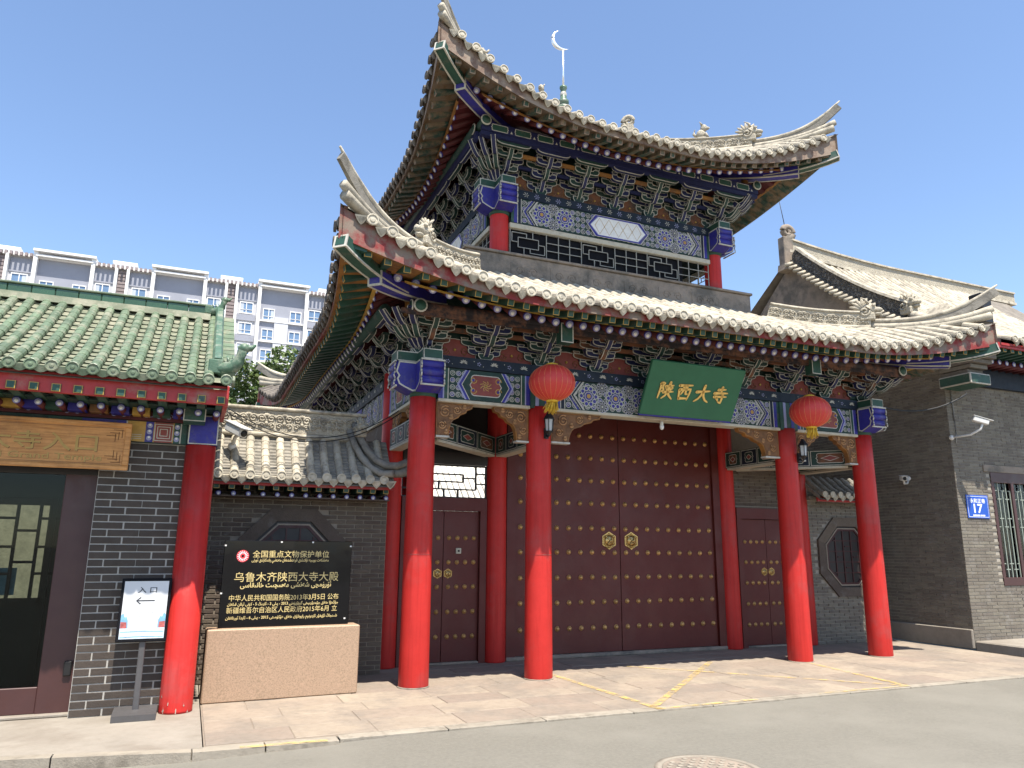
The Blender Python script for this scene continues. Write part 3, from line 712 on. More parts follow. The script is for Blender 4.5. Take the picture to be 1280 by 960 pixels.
# painted beams ----------------------------------------------------------
def bars(b, u0, v0, v1, seq, off=.004):
    u = u0
    for w, m in seq: b.flat([(u, v0), (u+w, v0), (u+w, v1), (u, v1)], off, m); u += w
    return u
def rosette(b, c, r, off, cols=('white_line', 'blue', 'green', 'white_line', 'gold')):
    b.disc(c, r, off, cols[0]); b.disc(c, r*.93, off+.001, cols[2])
    for i in range(10):
        a = 2*PI*i/10; q = (c[0]+r*.70*math.cos(a), c[1]+r*.70*math.sin(a))
        b.disc(q, r*.235, off+.002, cols[3], 8); b.disc(q, r*.16, off+.003, cols[1], 8)
    b.disc(c, r*.47, off+.004, cols[1]); b.disc(c, r*.40, off+.005, cols[3])
    b.disc(c, r*.33, off+.006, cols[1]); b.disc(c, r*.20, off+.007, cols[4], 10)
def curls(b, u0, u1, v0, v1, off, s=.085, cols=('blue', 'green')):
    """filling of little painted scrolls"""
    b.flat([(u0, v0), (u1, v0), (u1, v1), (u0, v1)], off, 'green_dk')
    nu, nv = max(1, round((u1-u0)/s)), max(1, round((v1-v0)/s))
    for i in range(nu):
        for j in range(nv):
            c = (u0+(i+.5)*(u1-u0)/nu, v0+(j+.5)*(v1-v0)/nv); r = min((u1-u0)/nu, (v1-v0)/nv)*.46
            b.disc(c, r, off+.001, 'white_line', 10); b.disc(c, r*.78, off+.002, cols[(i+j) % 2], 10)
            b.ribbon(spiral(c[0], c[1], r*.62, r*.12, (i*1.3+j*2.1), 1.2, 9), r*.2, off+.003, 'white_line')
def chevron(b, u, v0, v1, w, dirn, off, seq):
    vm = (v0+v1)/2; k = (v1-v0)*.30*dirn; o_ = 0
    for q, (ww, m) in enumerate(seq):
        a = u+o_*dirn; c = a+ww*dirn
        b.flat([(a, v0), (c, v0), (c+k, vm), (c, v1), (a, v1), (a+k, vm)][::(1 if dirn > 0 else -1)], off+q*.0006, m); o_ += ww
    return o_
def cartouche(u0, u1, v0, v1, q=.05, n=5):
    P = []
    vm = (v0+v1)/2
    P += [(u0+q*1.6, v0), (u1-q*1.6, v0)]+arc(u1-q*1.2, v0+q*.9, q*.9, -90, 40, n)+[(u1, vm)]+arc(u1-q*1.2, v1-q*.9, q*.9, -40, 90, n)
    P += [(u1-q*1.6, v1), (u0+q*1.6, v1)]+arc(u0+q*1.2, v1-q*.9, q*.9, 90, 220, n)+[(u0, vm)]+arc(u0+q*1.2, v0+q*.9, q*.9, 140, 270, n)
    return P
def panel_small(L, H):
    b = MB(); b.box(0, L, 0, .05, 0, H, 'green_dk')
    E_ = [(.06, 'blue'), (.018, 'lav'), (.045, 'green'), (.014, 'white_line')]
    u = bars(b, 0, 0, H, E_, .004); bars(b, L-.137, 0, H, E_[::-1], .004)
    a, c = u+.01, L-u-.01; wid = min(.24, (c-a)*.25)
    curls(b, a, a+wid, .015, H-.015, .003); curls(b, c-wid, c, .015, H-.015, .003)
    m0, m1 = a+.10, c-.10; k = (H)*.30; vm = H/2
    for d, m, of in ((0, 'lav', .010), (.025, 'blue', .011), (.06, 'white_line', .012), (.072, 'green_dk', .013)):
        b.flat([(m0+d+k*.9, .008), (m1-d-k*.9, .008), (m1-d, vm), (m1-d-k*.9, H-.008), (m0+d+k*.9, H-.008), (m0+d, vm)], of, m)
    ca = cartouche(m0+.17, m1-.17, .06, H-.06, .06); b.flat(ca, .014, 'white_line'); b.flat(inset(ca, .012), .015, 'pink')
    cx, cz = (m0+m1)/2, H/2
    for i in range(8): 
        t = 2*PI*i/8; b.ribbon([(cx, cz), (cx+.045*math.cos(t), cz+.045*math.sin(t)), (cx+.085*math.cos(t+.5), cz+.07*math.sin(t+.5))], .011, .016, 'gold')
    for s in (-1, 1):
        for t in (-1, 1):
            b.ribbon(spiral(cx+s*(m1-m0)*.22, cz+t*H*.17, .05, .01, 0, 1.3*s, 12), .011, .016, 'gold'); b.disc((cx+s*(m1-m0)*.22, cz+t*H*.17), .018, .017, 'blue', 8)
    return b
def panel_wide(L, H, mid='plain'):
    b = MB(); b.box(0, L, 0, .05, 0, H, 'green_dk')
    E_ = [(.05, 'green'), (.06, 'blue'), (.014, 'white_line'), (.05, 'navy'), (.014, 'white_line')]
    u = bars(b, 0, 0, H, E_, .004); bars(b, L-u, 0, H, E_[::-1], .004)
    curls(b, u, L-u, .012, H-.012, .003, .10, ('blue', 'navy'))
    for s in (0, 1):
        f = (lambda x: x) if s == 0 else (lambda x: L-x)
        for d, m, of in ((0, 'white_line', .010), (.014, 'blue', .0105), (.06, 'white_line', .011), (.072, 'navy', .0115), (.10, 'white_line', .012)):
            P = [(f(u+d), 0.004), (f(u+.17+d*.9), .004), (f(u+d*1.0+.02), H/2), (f(u+.17+d*.9), H-.004), (f(u+d), H-.004)]
            if s: P = P[::-1]
            P2 = [(f(u+.17+d), .004), (f(u+.20+d), .004), (f(u+.05+d), H/2), (f(u+.20+d), H-.004), (f(u+.17+d), H-.004), (f(u+.02+d), H/2)]
            b.flat(P2 if s == 0 else P2[::-1], of, m)
        n = 2 if mid == 'plain' else 1
        for i in range(n+1):
            rosette(b, (f(u+.36+i*.43), H/2), H*.40, .013)
            if i < n:
                for q in (.17, .83): rosette(b, (f(u+.575+i*.43), H*q), H*.22, .0125, ('white_line', 'navy', 'blue', 'white_line', 'white_line'))
    if mid == 'diamond':
        m0, m1 = L*.355, L*.665; k = H*.35
        for d, m, of in ((0, 'white_line', .022), (.014, 'blue', .0225), (.055, 'lav', .023), (.068, 'white_plain', .0235)):
            b.flat([(m0+d+k, .02+d*.55), (m1-d-k, .02+d*.55), (m1-d, H/2), (m1-d-k, H-.02-d*.55), (m0+d+k, H-.02-d*.55), (m0+d, H/2)], of, m)
        nn = 5; w = (m1-m0-.3)/nn
        for i in range(nn):
            c = m0+.15+(i+.5)*w
            for s in (-1, 1):
                b.ribbon([(c-w/2, H/2), (c, H/2+s*(H/2-.075)), (c+w/2, H/2)], .009, .0245, 'gold')
    else: b.flat([(L*.40, .01), (L*.60, .01), (L*.60, H-.01), (L*.40, H-.01)], .022, 'blue')
    return b
BZ0, BZ1 = 3.475, 3.88
def beam_line(x0, x1, y_, side, m_panel, z0=BZ0, z1=BZ1, frieze=True):
    """one bay of the painted beam: core, panel, pale lower edge, dark frieze with white flowers"""
    L = x1-x0
    org = (x0, y_-.10, 0) if side == 0 else (-.10+y_, x1, 0)     # side 1: x0..x1 are y values, y_ is the x of the line
    rz = RZ[side]
    bm = ob('beam', MB().box(0, L, .052, .20, z0, z1, 'green_dk'), gate, org, rz)
    ob('painted_panel', m_panel(L, z1-z0), bm, (org[0], org[1], z0) if True else org, 0, local=False) if rz == 0 else ob('painted_panel', m_panel(L, z1-z0), bm, (0, 0, z0), 0, local=True)
    e = ob('beam_edge', MB().bbox(0, L, -.012, .21, z0-.045, z0-.002, 'cream', .006), bm, org if rz == 0 else (0, 0, 0), local=rz != 0)
    if frieze:
        f = MB(); f.box(-.02, L+.02, -.035, .22, z1+.004, z1+.155, 'navy')
        n = max(2, int(L/.21)); R_ = random.Random(5)
        for i in range(n):
            c = (L*(i+.5)/n, z1+.08)
            if i % 2:
                for k in range(6):
                    a = math.radians(-10+40*k); f.ribbon([c, (c[0]+.03*math.cos(a), c[1]+.025*math.sin(a)), (c[0]+.055*math.cos(a-.2), c[1]+.042*math.sin(a-.2))], [.006, .018, .003], .0385, 'white_line')
            else:
                for k in range(5):
                    a = 2*PI*k/5; f.disc((c[0]+.02*math.cos(a), c[1]+.02*math.sin(a)), .008, .0385, 'lav', 6)
                f.disc((c[0]-.07, c[1]+.03), .007, .0385, 'white_line', 6); f.disc((c[0]+.06, c[1]-.03), .006, .0385, 'white_line', 6)
        ob('frieze_board', f, bm, org if rz == 0 else (0, 0, 0), local=rz != 0)
    return bm
beam_line(.17, 1.46, 0, 0, panel_small)
beam_line(1.80, 5.75, 0, 0, panel_wide)
beam_line(6.09, 7.38, 0, 0, panel_small)
beam_line(.17, 1.36, 0, 1, panel_small)
beam_line(1.70, 5.52, 0, 1, panel_wide)
for x in (1.63, 5.92):      # the beam runs on over the inner columns
    ob('beam_joint', MB().box(x-.17, x+.17, -.12, .12, BZ0-.03, BZ1, 'green').box(x-.10, x-.05, -.124, -.11, BZ0, BZ1, 'lav').box(x+.04, x+.10, -.124, -.11, BZ0, BZ1, 'blue').box(x-.19, x+.19, -.135, .12, BZ1+.004, BZ1+.155, 'navy'), gate)
# carved brackets under the beams
def brace_mesh(L, H):
    b = MB()
    P = [(0, 0), (L, 0), (L*.97, -H*.13), (L*.84, -H*.18), (L*.80, -H*.27), (L*.66, -H*.33), (L*.60, -H*.42), (L*.46, -H*.50), (L*.40, -H*.60), (L*.36, -H*.78), (L*.34, -H), (0, -H)]
    b.prism(P, 'y', -.045, .045, 'orange'); b.prism(inset(P, .016), 'y', -.052, .052, 'carved_wood')
    for cx, cz, r, s in ((L*.23, -H*.27, .080, 1), (L*.55, -H*.20, .058, -1), (L*.15, -H*.66, .058, -1), (L*.40, -H*.42, .034, 1), (L*.76, -H*.10, .028, 1), (L*.27, -H*.86, .03, 1)):
        for yy in (-.056, .056): b.tube([V(p[0], yy, p[1]) for p in spiral(cx, cz, r, r*.15, 1, 1.8*s, 20)], .0085, 'brace_line', 5)
    b.box(-.002, L*.36, -.058, .058, -H-.012, -H+.012, 'white_line')
    return b.mesh('carved_brace')
M_br, M_brL = brace_mesh(.50, .44), brace_mesh(.78, .42)
for x, s, M_ in ((.17, 1, M_br), (1.46, -1, M_br), (1.80, 1, M_brL), (5.75, -1, M_brL), (6.09, 1, M_br), (7.38, -1, M_br)):
    ob('carved_brace', M_, gate, (x, 0, BZ0-.046), 0 if s > 0 else PI)
ob('carved_brace', M_br, gate, (0, .17, BZ0-.046), PI/2); ob('carved_brace', M_br, gate, (0, 1.36, BZ0-.046), -PI/2)
# fist-shaped beam ends over the corner columns
def fist_mesh(rev=1):
    b = MB(); w = .15
    P = [(.0, .0), (.06, -.02), (.16, .02), (.24, .06), (.27, .13), (.25, .17), (.285, .22), (.27, .28), (.25, .36), (.0, .36)]
    P = [(-p[0]-.12, p[1]) for p in P]
    b.oprism(P, 'x', -w, w, 'blue', 'white_line', .02, .006)
    for i, (z, r) in enumerate(((.10, .05), (.205, .055), (.305, .055))):     # fluted front face
        b.tube([V(-w+.012, -.37+.025*(i == 0), z), V(w-.012, -.37+.025*(i == 0), z)], r, 'blue', 12)
    for s in (-1, 1):
        b.tube([V(s*w*.985, -.418-.008*math.sin(q*18), .05+q*.30) for q in [i/14 for i in range(15)]], .011, 'white_line', 5)
    b.box(-w-.004, w+.004, -.425, -.40, .345, .365, 'white_line'); b.box(-w-.004, w+.004, -.405, -.385, .03, .05, 'white_line')
    b.bbox(-.125, .125, -.40, .1, .368, .50, 'green', .006)
    b.ribbon([(-.118, .375), (.118, .375), (.118, .493), (-.118, .493), (-.118, .375)], .013, .402, 'white_line')
    for sx in (-1, 1): b.add([(sx*.127, -.395, .37), (sx*.127, .08, .37), (sx*.127, .08, .383), (sx*.127, -.395, .383)], [(0, 1, 2, 3)], 'white_line'); b.add([(sx*.127, -.395, .487), (sx*.127, .08, .487), (sx*.127, .08, .5), (sx*.127, -.395, .5)], [(0, 1, 2, 3)], 'white_line'); b.add([(sx*.127, -.395, .37), (sx*.127, -.38, .37), (sx*.127, -.38, .5), (sx*.127, -.395, .5)], [(0, 1, 2, 3)], 'white_line')
    return b.mesh('beam_end')
M_fist = fist_mesh()
for x, y_, z, sgn in ((0, 0, 3.53, -1), (7.55, 0, 3.53, 1), (1.63, 1.52, 6.99, -1), (5.92, 1.52, 6.99, 1)):
    ob('beam_end', M_fist, gate, (x, y_, z)); ob('beam_end', M_fist, gate, (x, y_, z+.004), -PI/2 if sgn < 0 else PI/2)
    ob('column_head', MB().lathe([(.17, 0), (.172, .10), (.165, .30)], 'green', 24), gate, (x, y_, z-.06))
# bracket sets ------------------------------------------------------------
_bc = {}
def arm_poly(l, h):
    P = [(-l, h), (-l, h*.52)]+[(-l+ (l*.42)*(1-math.cos(t*PI/2)), h*.52*(1-math.sin(t*PI/2))) for t in (.25, .5, .75, 1)]
    P += [(-x, z) for x, z in P[::-1]]
    P += [(l*.55, h), (l*.48, h*.72), (-l*.48, h*.72), (-l*.55, h)]
    return P
def arm(l, m):
    k = ('a', l, m)
    if k not in _bc:
        b = MB(); b.oprism(arm_poly(l, .115), 'y', -.032, .032, m, 'white_line', .012, band=True)
        for s in (-1, 0, 1):
            c = s*(l-.045); b.oprism([(c-.045, .112), (c+.045, .112), (c+.058, .16), (c-.058, .16)], 'y', -.045, .045, m, 'white_line', .010)
        _bc[k] = b.mesh('bracket_arm')
    return _bc[k]
def nose(L, m, hook):
    k = ('n', L, m, hook)
    if k not in _bc:
        P = [(.10, .045), (-L+.14, .045), (-L+.11, .0), (-L+.07, -.045), (-L+.02, -.05), (-L-.02, -.01), (-L-.05, .035), (-L-.10, .04+hook), (-L-.125, .09+hook), (-L-.10, .12+hook), (-L-.065, .09+hook*.7), (-L-.02, .075), (-L+.03, .05), (-L+.07, .115), (.10, .115)]
        b = MB(); b.oprism(P, 'x', -.033, .033, m, 'white_line', .011, band=True); _bc[k] = b.mesh('bracket_nose')
    return _bc[k]
bb_ = MB(); bb_.oprism([(-.075, 0), (.075, 0), (.11, .06), (.11, .12), (-.11, .12), (-.11, .06)], 'y', -.10, .10, 'green_dk', 'white_line', .012); M_block = bb_.mesh('bracket_block')
def bracket(x, y_, z, rz, H, q, reach=1., worn=False, parent=None, diag=False):
    A, B = (('blue_dk', 'green_dk') if q % 2 else ('green_dk', 'blue_dk'))
    if worn: B = 'orange_dk' if q % 3 == 0 else B
    s = H/.60
    o = ob('bracket_set', M_block, parent or gate, (x, y_, z), rz); o.scale = (1, reach, s)
    st = .195
    for k in range(3):
        zz = .10+.155*k; m = A if k % 2 == 0 else B
        ob('bracket_nose', nose(.11+st*k-(.06 if k == 2 else 0), m, .085), o, (0, 0, zz), local=True)
        if not diag:
            for j in ((k,) if k == 0 else (k-1, k)):
                ob('bracket_arm', arm(.33 if j < k else .23, B if j < k else A), o, (0, -st*j, zz), local=True)
    if not diag: ob('bracket_arm', arm(.30, A), o, (0, -st*2.95, .565-.06), local=True)
    return o
LZ = BZ1+.16
lx = [0, .815, 1.63, 2.488, 3.346, 4.204, 5.062, 5.92, 6.735, 7.55]
for i, x in enumerate(lx): bracket(x, 0, LZ, 0, .42, i, worn=True)
ly = [0, .76, 1.52, 2.215, 2.91, 3.605, 4.30, 4.99, 5.68, 6.44, 7.2]
for i, y_ in enumerate(ly): bracket(0, y_, LZ, -PI/2, .42, i+1)
UZ = 7.49
for i in range(7): bracket(1.63+4.29*i/6, 1.52, UZ-.06, 0, .55, i)
for i in range(7): bracket(1.63, 1.52+3.86*i/6, UZ-.06, -PI/2, .55, i+1)
for i in range(1, 7): bracket(5.92, 1.52+3.86*i/6, UZ-.06, PI/2, .55, i+1)
for (x, y_, z, H, rz) in ((0, 0, LZ, .42, -PI/4), (7.55, 0, LZ, .42, PI/4), (1.63, 1.52, UZ-.06, .55, -PI/4), (5.92, 1.52, UZ-.06, .55, PI/4)):
    for d_ in (-.26, 0, .26): bracket(x, y_, z, rz+d_, H, 1, 1.40, diag=True)
# boards between the sets
def arch_board(w, h, m='pink'):
    k = ('arch', round(w, 2), h, m)
    if k not in _bc:
        P = [(-w/2, 0), (w/2, 0), (w/2*.96, h*.35), (w/2*.62, h*.62), (w/2*.45, h*.95), (0, h), (-w/2*.45, h*.95), (-w/2*.62, h*.62), (-w/2*.96, h*.35)]
        b = MB(); b.oprism(P, 'y', 0, .02, m, 'white_line', .010)
        b.ball((0, -.008, h*.42), (.02, .012, .02), 'gold', 8, 5)
        for s in (-1, 1): b.tube([V(p[0], -.006, p[1]) for p in spiral(s*w*.22, h*.35, .06, .012, 0, 1.4*s, 12)], .005, 'orange', 4)
        _bc[k] = b.mesh('arch_board')
    return _bc[k]
ob('bracket_wall', MB().box(0.05, 7.5, .02, .05, LZ, 4.95, 'green_dk').box(.02, .05, .05, 7.1, LZ, 4.95, 'green_dk').box(7.5, 7.53, .05, 7.1, LZ, 4.95, 'green_dk'), gate)
for a, c in zip(lx, lx[1:]): ob('arch_board', arch_board(c-a-.20, .27), gate, ((a+c)/2, -.005, LZ+.003))
for a, c in zip(ly, ly[1:]): ob('arch_board', arch_board(c-a-.20, .27), gate, (-.005, (a+c)/2, LZ+.003), -PI/2)
# gallery boards and purlins in front of the sets
for y_, z, m in ((-.19, LZ+.30, 'orange_dk'), (-.39, LZ+.36, 'orange_dk')):
    ob('gallery_board', MB().box(-.19, 7.74, y_-.03, y_+.03, z, z+.05, m), gate)
ob('purlin', MB().tube([V(-.36, -.62, 4.47), V(7.91, -.62, 4.47)], .075, 'dark_worn', 14), gate)
ob('purlin', MB().tube([V(-.62, -.36, 4.47), V(-.62, 7.6, 4.47)], .075, 'green_dk', 14), gate)
ob('purlin', MB().tube([V(8.17, -.36, 4.47), V(8.17, 7.6, 4.47)], .075, 'green_dk', 14), gate)
ob('eave_board', MB().box(-.50, 8.05, -.68, -.64, 4.36, 4.42, 'dark_worn'), gate)
def cap_disc(c, r, rz):
    b = MB(); Rm = Matrix.Rotation(PI/2, 4, 'X'); b.lathe([(r, 0), (r, .012)], 'white_line', 16, Rm); b.lathe([(r*.78, 0), (r*.78, .016)], 'green', 16, Rm); ob('purlin_cap', b, gate, c, rz)
cap_disc((-.36, -.62, 4.47), .088, -PI/2); cap_disc((-.27, -.70, 4.47), .088, 0); cap_disc((7.83, -.70, 4.47), .088, 0)
ob('purlin', MB().tube([V(-.27, -.70, 4.47), V(-.27, -.3, 4.47)], .075, 'green_dk', 14), gate); ob('purlin', MB().tube([V(7.83, -.70, 4.47), V(7.83, -.3, 4.47)], .075, 'green_dk', 14), gate)
for x in (-.30, 7.86):      # stub post under the corner beam
    ob('corner_post', MB().lathe([(.05, 0), (.075, .06), (.06, .16), (.07, .34)], 'orange', 14), gate, (x, -.30 if x < 0 else -.30, 4.40))
# hanging tenon blocks over the inner columns
for x in (1.70, 5.95):
    ob('tenon_block', MB().oprism([(-.09, 0), (.09, 0), (.09, .26), (-.09, .26)], 'y', -.14, .0, 'green', 'white_line', .014), gate, (x, -.60, 4.22))
# --- upper storey
ob('storey_base', MB().bbox(.98, 6.57, 1.30, 1.42, 5.55, 6.20, 'stone_gray', .012).bbox(1.42, 1.54, 1.421, 5.7, 5.74, 6.20, 'stone_gray', .012).bbox(6.01, 6.13, 1.421, 5.7, 5.74, 6.20, 'stone_gray', .012), gate)
ob('storey_coping', MB().bbox(.95, 6.60, 1.265, 1.50, 6.20, 6.245, 'stone_gray', .01).bbox(1.38, 1.60, 1.502, 5.74, 6.20, 6.245, 'stone_gray', .01).bbox(5.95, 6.17, 1.502, 5.74, 6.20, 6.245, 'stone_gray', .01), gate)
for i in range(6):     # moulded relief panels on the base
    rl = MB(); a = 1.75+i*.70; rl.bbox(a, a+.56, 1.290, 1.305, 5.84, 6.08, 'stone_gray', .006)
    rl.tube([V(p[0], 1.290, p[1]) for p in spiral(a+.16, 5.96, .08, .02, 0, 1.4, 14)], .008, 'stone_gray', 5); rl.tube([V(p[0], 1.290, p[1]) for p in spiral(a+.40, 5.96, .08, .02, PI, -1.4, 14)], .008, 'stone_gray', 5)
    ob('base_relief', rl, gate)
def lattice(L, H, m='frame_white'):
    """key-fret window: framed rectangles joined by short bars"""
    b = MB(); t = .0062
    def hb(u0, u1, v): b.box(u0, u1, -t, t, v-t, v+t, m)
    def vb(u, v0, v1): b.box(u-t, u+t, -t-.001, t+.001, v0, v1, m)
    n = max(1, round(L/.62)); w = L/n
    for v in (0, H): hb(0, L, v)
    for i in range(n+1): vb(i*w, 0, H)
    for i in range(n):
        a = i*w
        if i % 2 == 0:
            hb(a+.22*w, a+.78*w, H*.30); hb(a+.22*w, a+.78*w, H*.70); vb(a+.22*w, H*.30, H*.70); vb(a+.78*w, H*.30, H*.70)
            hb(a+.05*w, a+.45*w, H*.88); vb(a+.45*w, H*.70, H*.88); vb(a+.05*w, H*.5, H*.88); hb(a+.05*w, a+.22*w, H*.5)
            hb(a+.55*w, a+.95*w, H*.12); vb(a+.55*w, H*.12, H*.30); vb(a+.95*w, H*.12, H*.5); hb(a+.78*w, a+.95*w, H*.5)
            vb(a+.62*w, H*.70, H); vb(a+.38*w, 0, H*.30)
        else:
            hb(a, a+w, H*.34); hb(a, a+w, H*.66); vb(a+.34*w, 0, H); vb(a+.66*w, 0, H)
    return b
LT0, LT1 = 6.30, 6.73
wf = ob('lattice_window', lattice(3.96, LT1-LT0), gate, (1.79, 1.44, LT0))
ob('lattice_window', lattice(3.5, LT1-LT0), gate, (1.56, 5.2, LT0), -PI/2); ob('lattice_window', lattice(3.5, LT1-LT0), gate, (5.99, 1.70, LT0), PI/2)
ob('window_rail', MB().bbox(1.77, 5.78, 1.40, 1.50, 6.735, 6.825, 'cream', .01).bbox(1.50, 1.62, 1.68, 5.3, 6.735, 6.825, 'cream', .01).bbox(5.93, 6.05, 1.68, 5.3, 6.735, 6.825, 'cream', .01).bbox(1.77, 5.78, 1.41, 1.49, 6.246, 6.30, 'stone_gray', .01), gate)
ub = ob('upper_beam', MB().box(1.78, 5.77, 1.452, 1.60, 6.83, 7.27, 'green_dk').box(1.56, 1.68, 1.66, 5.3, 6.83, 7.27, 'green_dk').box(5.87, 5.99, 1.66, 5.3, 6.83, 7.27, 'green_dk'), gate)
ob('painted_panel', panel_wide(3.97, .44, 'diamond'), ub, (1.79, 1.40, 6.83)); ob('painted_panel', panel_wide(3.5, .44, 'diamond'), ub, (1.50, 5.25, 6.83), -PI/2)
fz = MB(); fz.box(1.50, 6.05, 1.385, 1.60, 7.275, 7.425, 'navy'); fz.box(1.48, 1.60, 1.60, 5.5, 7.275, 7.425, 'navy'); fz.box(5.95, 6.07, 1.60, 5.5, 7.275, 7.425, 'navy')
for i in range(20):
    c = (1.85+i*.20, 7.35)
    for k in range(6):
        a = math.radians(60*k); fz.add([(c[0]+(.012 if q == 0 else .05*math.cos(a+dq)), 1.382, c[1]+(0 if q == 0 else .045*math.sin(a+dq))) for q, dq in ((0, 0), (1, -.15), (1, .15))], [(0, 1, 2)], 'white_line' if i % 2 else 'lav')
ob('frieze_board', fz, ub)
for i in range(6):
    ob('arch_board', arch_board(.50, .30, 'orange_dk'), gate, (1.63+4.29*(i+.5)/6, 1.50, UZ-.055))
    ob('arch_board', arch_board(.46, .30, 'orange_dk'), gate, (1.61, 1.52+3.86*(i+.5)/6, UZ-.055), -PI/2)
ob('bracket_wall', MB().box(1.66, 5.9, 1.525, 1.56, 7.42, 8.6, 'green_dk').box(1.635, 1.66, 1.56, 5.35, 7.42, 8.6, 'green_dk').box(5.9, 5.93, 1.56, 5.35, 7.42, 8.6, 'green_dk'), gate)
ob('window_dark_sheet', MB().box(1.79, 5.20, 1.475, 1.485, 6.30, 6.73, 'sheet_black').box(1.59, 1.60, 1.7, 5.2, 6.3, 6.73, 'sheet_black'), gate)  # added black sheets stand in for the dim room behind the lattice
ob('ceiling', MB().box(1.67, 5.89, 1.57, 5.34, 7.40, 7.44, 'dark_red'), gate)
for k, (y_, m) in enumerate(((1.33, 'blue_dk'), (1.13, 'orange'))):
    for i in range(6): ob('gallery_board', MB().box(1.75+.715*i+.05, 1.75+.715*(i+1)-.18, y_-.02, y_+.02, UZ+.27+.09*k, UZ+.33+.09*k, m), gate)
up = MB(); up.box(1.05, 6.50, .835, .90, 8.02, 8.17, 'blue_dk'); up.box(1.05, 6.50, .862, .96, 7.95, 8.02, 'blue_dk'); 
for i in range(13):
    c = 1.35+i*.40; P = cartouche(c-.15, c+.15, 8.035, 8.155, .026, 3)
    for s_, m, o_ in ((0, 'white_line', .833), (.012, 'green', .8315)): up.add([(p[0], o_, p[1]) for p in inset(P, s_)], [list(range(len(P)))[::-1]], m)
    up.add([(c+.20-.022, .833, 8.045), (c+.20+.022, .833, 8.045), (c+.20, .833, 8.09)], [(0, 2, 1)], 'white_line')
ob('eave_board', up, gate)
ob('eave_board', MB().box(1.0, 1.06, 1.0, 5.9, 7.93, 8.06, 'blue_dk').box(6.49, 6.55, 1.0, 5.9, 7.93, 8.06, 'blue_dk'), gate)
ob('purlin', MB().tube([V(1.1, .93, 8.14), V(6.45, .93, 8.14)], .075, 'green_dk', 14), gate); ob('purlin', MB().tube([V(1.03, 1.1, 8.14), V(1.03, 5.9, 8.14)], .075, 'green_dk', 14), gate); ob('purlin', MB().tube([V(6.52, 1.1, 8.14), V(6.52, 5.9, 8.14)], .075, 'green_dk', 14), gate)
cap_disc((1.10, .80, 8.17), .09, 0); cap_disc((6.45, .80, 8.17), .09, 0); cap_disc((1.0, 1.1, 8.15), .09, -PI/2)
ob('purlin', MB().tube([V(1.10, .80, 8.17), V(1.10, 1.2, 8.17)], .08, 'green_dk', 14), gate); ob('purlin', MB().tube([V(6.45, .80, 8.17), V(6.45, 1.2, 8.17)], .08, 'green_dk', 14), gate)
for x in (1.16, 6.39): ob('corner_post', MB().lathe([(.05, 0), (.075, .06), (.06, .16), (.07, .42)], 'orange', 14), gate, (x, 1.05, 8.06))
# beams behind the front columns
def tie_beam(p, q, h=.27):
    p, q = V(*p), V(*q); d = q-p; L = d.length; ang = math.atan2(d.y, d.x)
    b = MB(); b.box(0, L, -.07, .07, 0, h, 'green_dk'); k = .06
    for s in (-1, 1):
        y0 = s*.074
        def pat(P, o_, m): b.add([(a, y0+s*o_, c) for a, c in P], [list(range(len(P)))[::(1 if s < 0 else -1)]], m)
        n = 3; w = L/n
        for i in range(n):
            a = i*w; pat([(a+.01, .01), (a+w-.01, .01), (a+w-.01, h-.01), (a+.01, h-.01)], 0, 'white_line'); pat([(a+.022, .022), (a+w-.022, .022), (a+w-.022, h-.022), (a+.022, h-.022)], .001, 'navy' if i % 2 else 'green_dk')
            C = cartouche(a+.09, a+w-.09, .05, h-.05, .04, 3); pat(C, .002, 'white_line'); pat(inset(C, .010), .003, 'green_dk' if i % 2 else 'orange_dk'); cu = a+w/2; hw_ = min(.15, w/2-.13); C2 = [(cu-hw_, h/2), (cu, .085), (cu+hw_, h/2), (cu, h-.085)]; pat(C2, .004, 'white_line'); pat(inset(C2, .010), .0045, 'pink')
    b.box(.05, L-.05, -.085, .085, -.035, -.002, 'cream')
    return ob('tie_beam', b, gate, p, ang)
tie_beam((1.63, .16, 2.98), (1.63, 1.37, 2.98)); tie_beam((5.92, .16, 2.98), (5.92, 1.37, 2.98))
tie_beam((.14, .12, 2.98), (1.50, 1.42, 2.98)); tie_beam((7.41, .12, 2.98), (6.05, 1.42, 2.98))
tie_beam((0, .16, 2.98), (0, 1.37, 2.98)); tie_beam((7.55, .16, 2.98), (7.55, 1.37, 2.98))
ob('ceiling', MB().box(.06, 7.49, .10, 1.70, 4.42, 4.46, 'dark_red').box(.06, 1.6, 1.70, 6.9, 4.42, 4.46, 'dark_red').box(5.95, 7.49, 1.7, 6.9, 4.42, 4.46, 'dark_red').box(1.6, 5.95, 1.7, 6.9, 4.42, 4.46, 'dark_red'), gate)
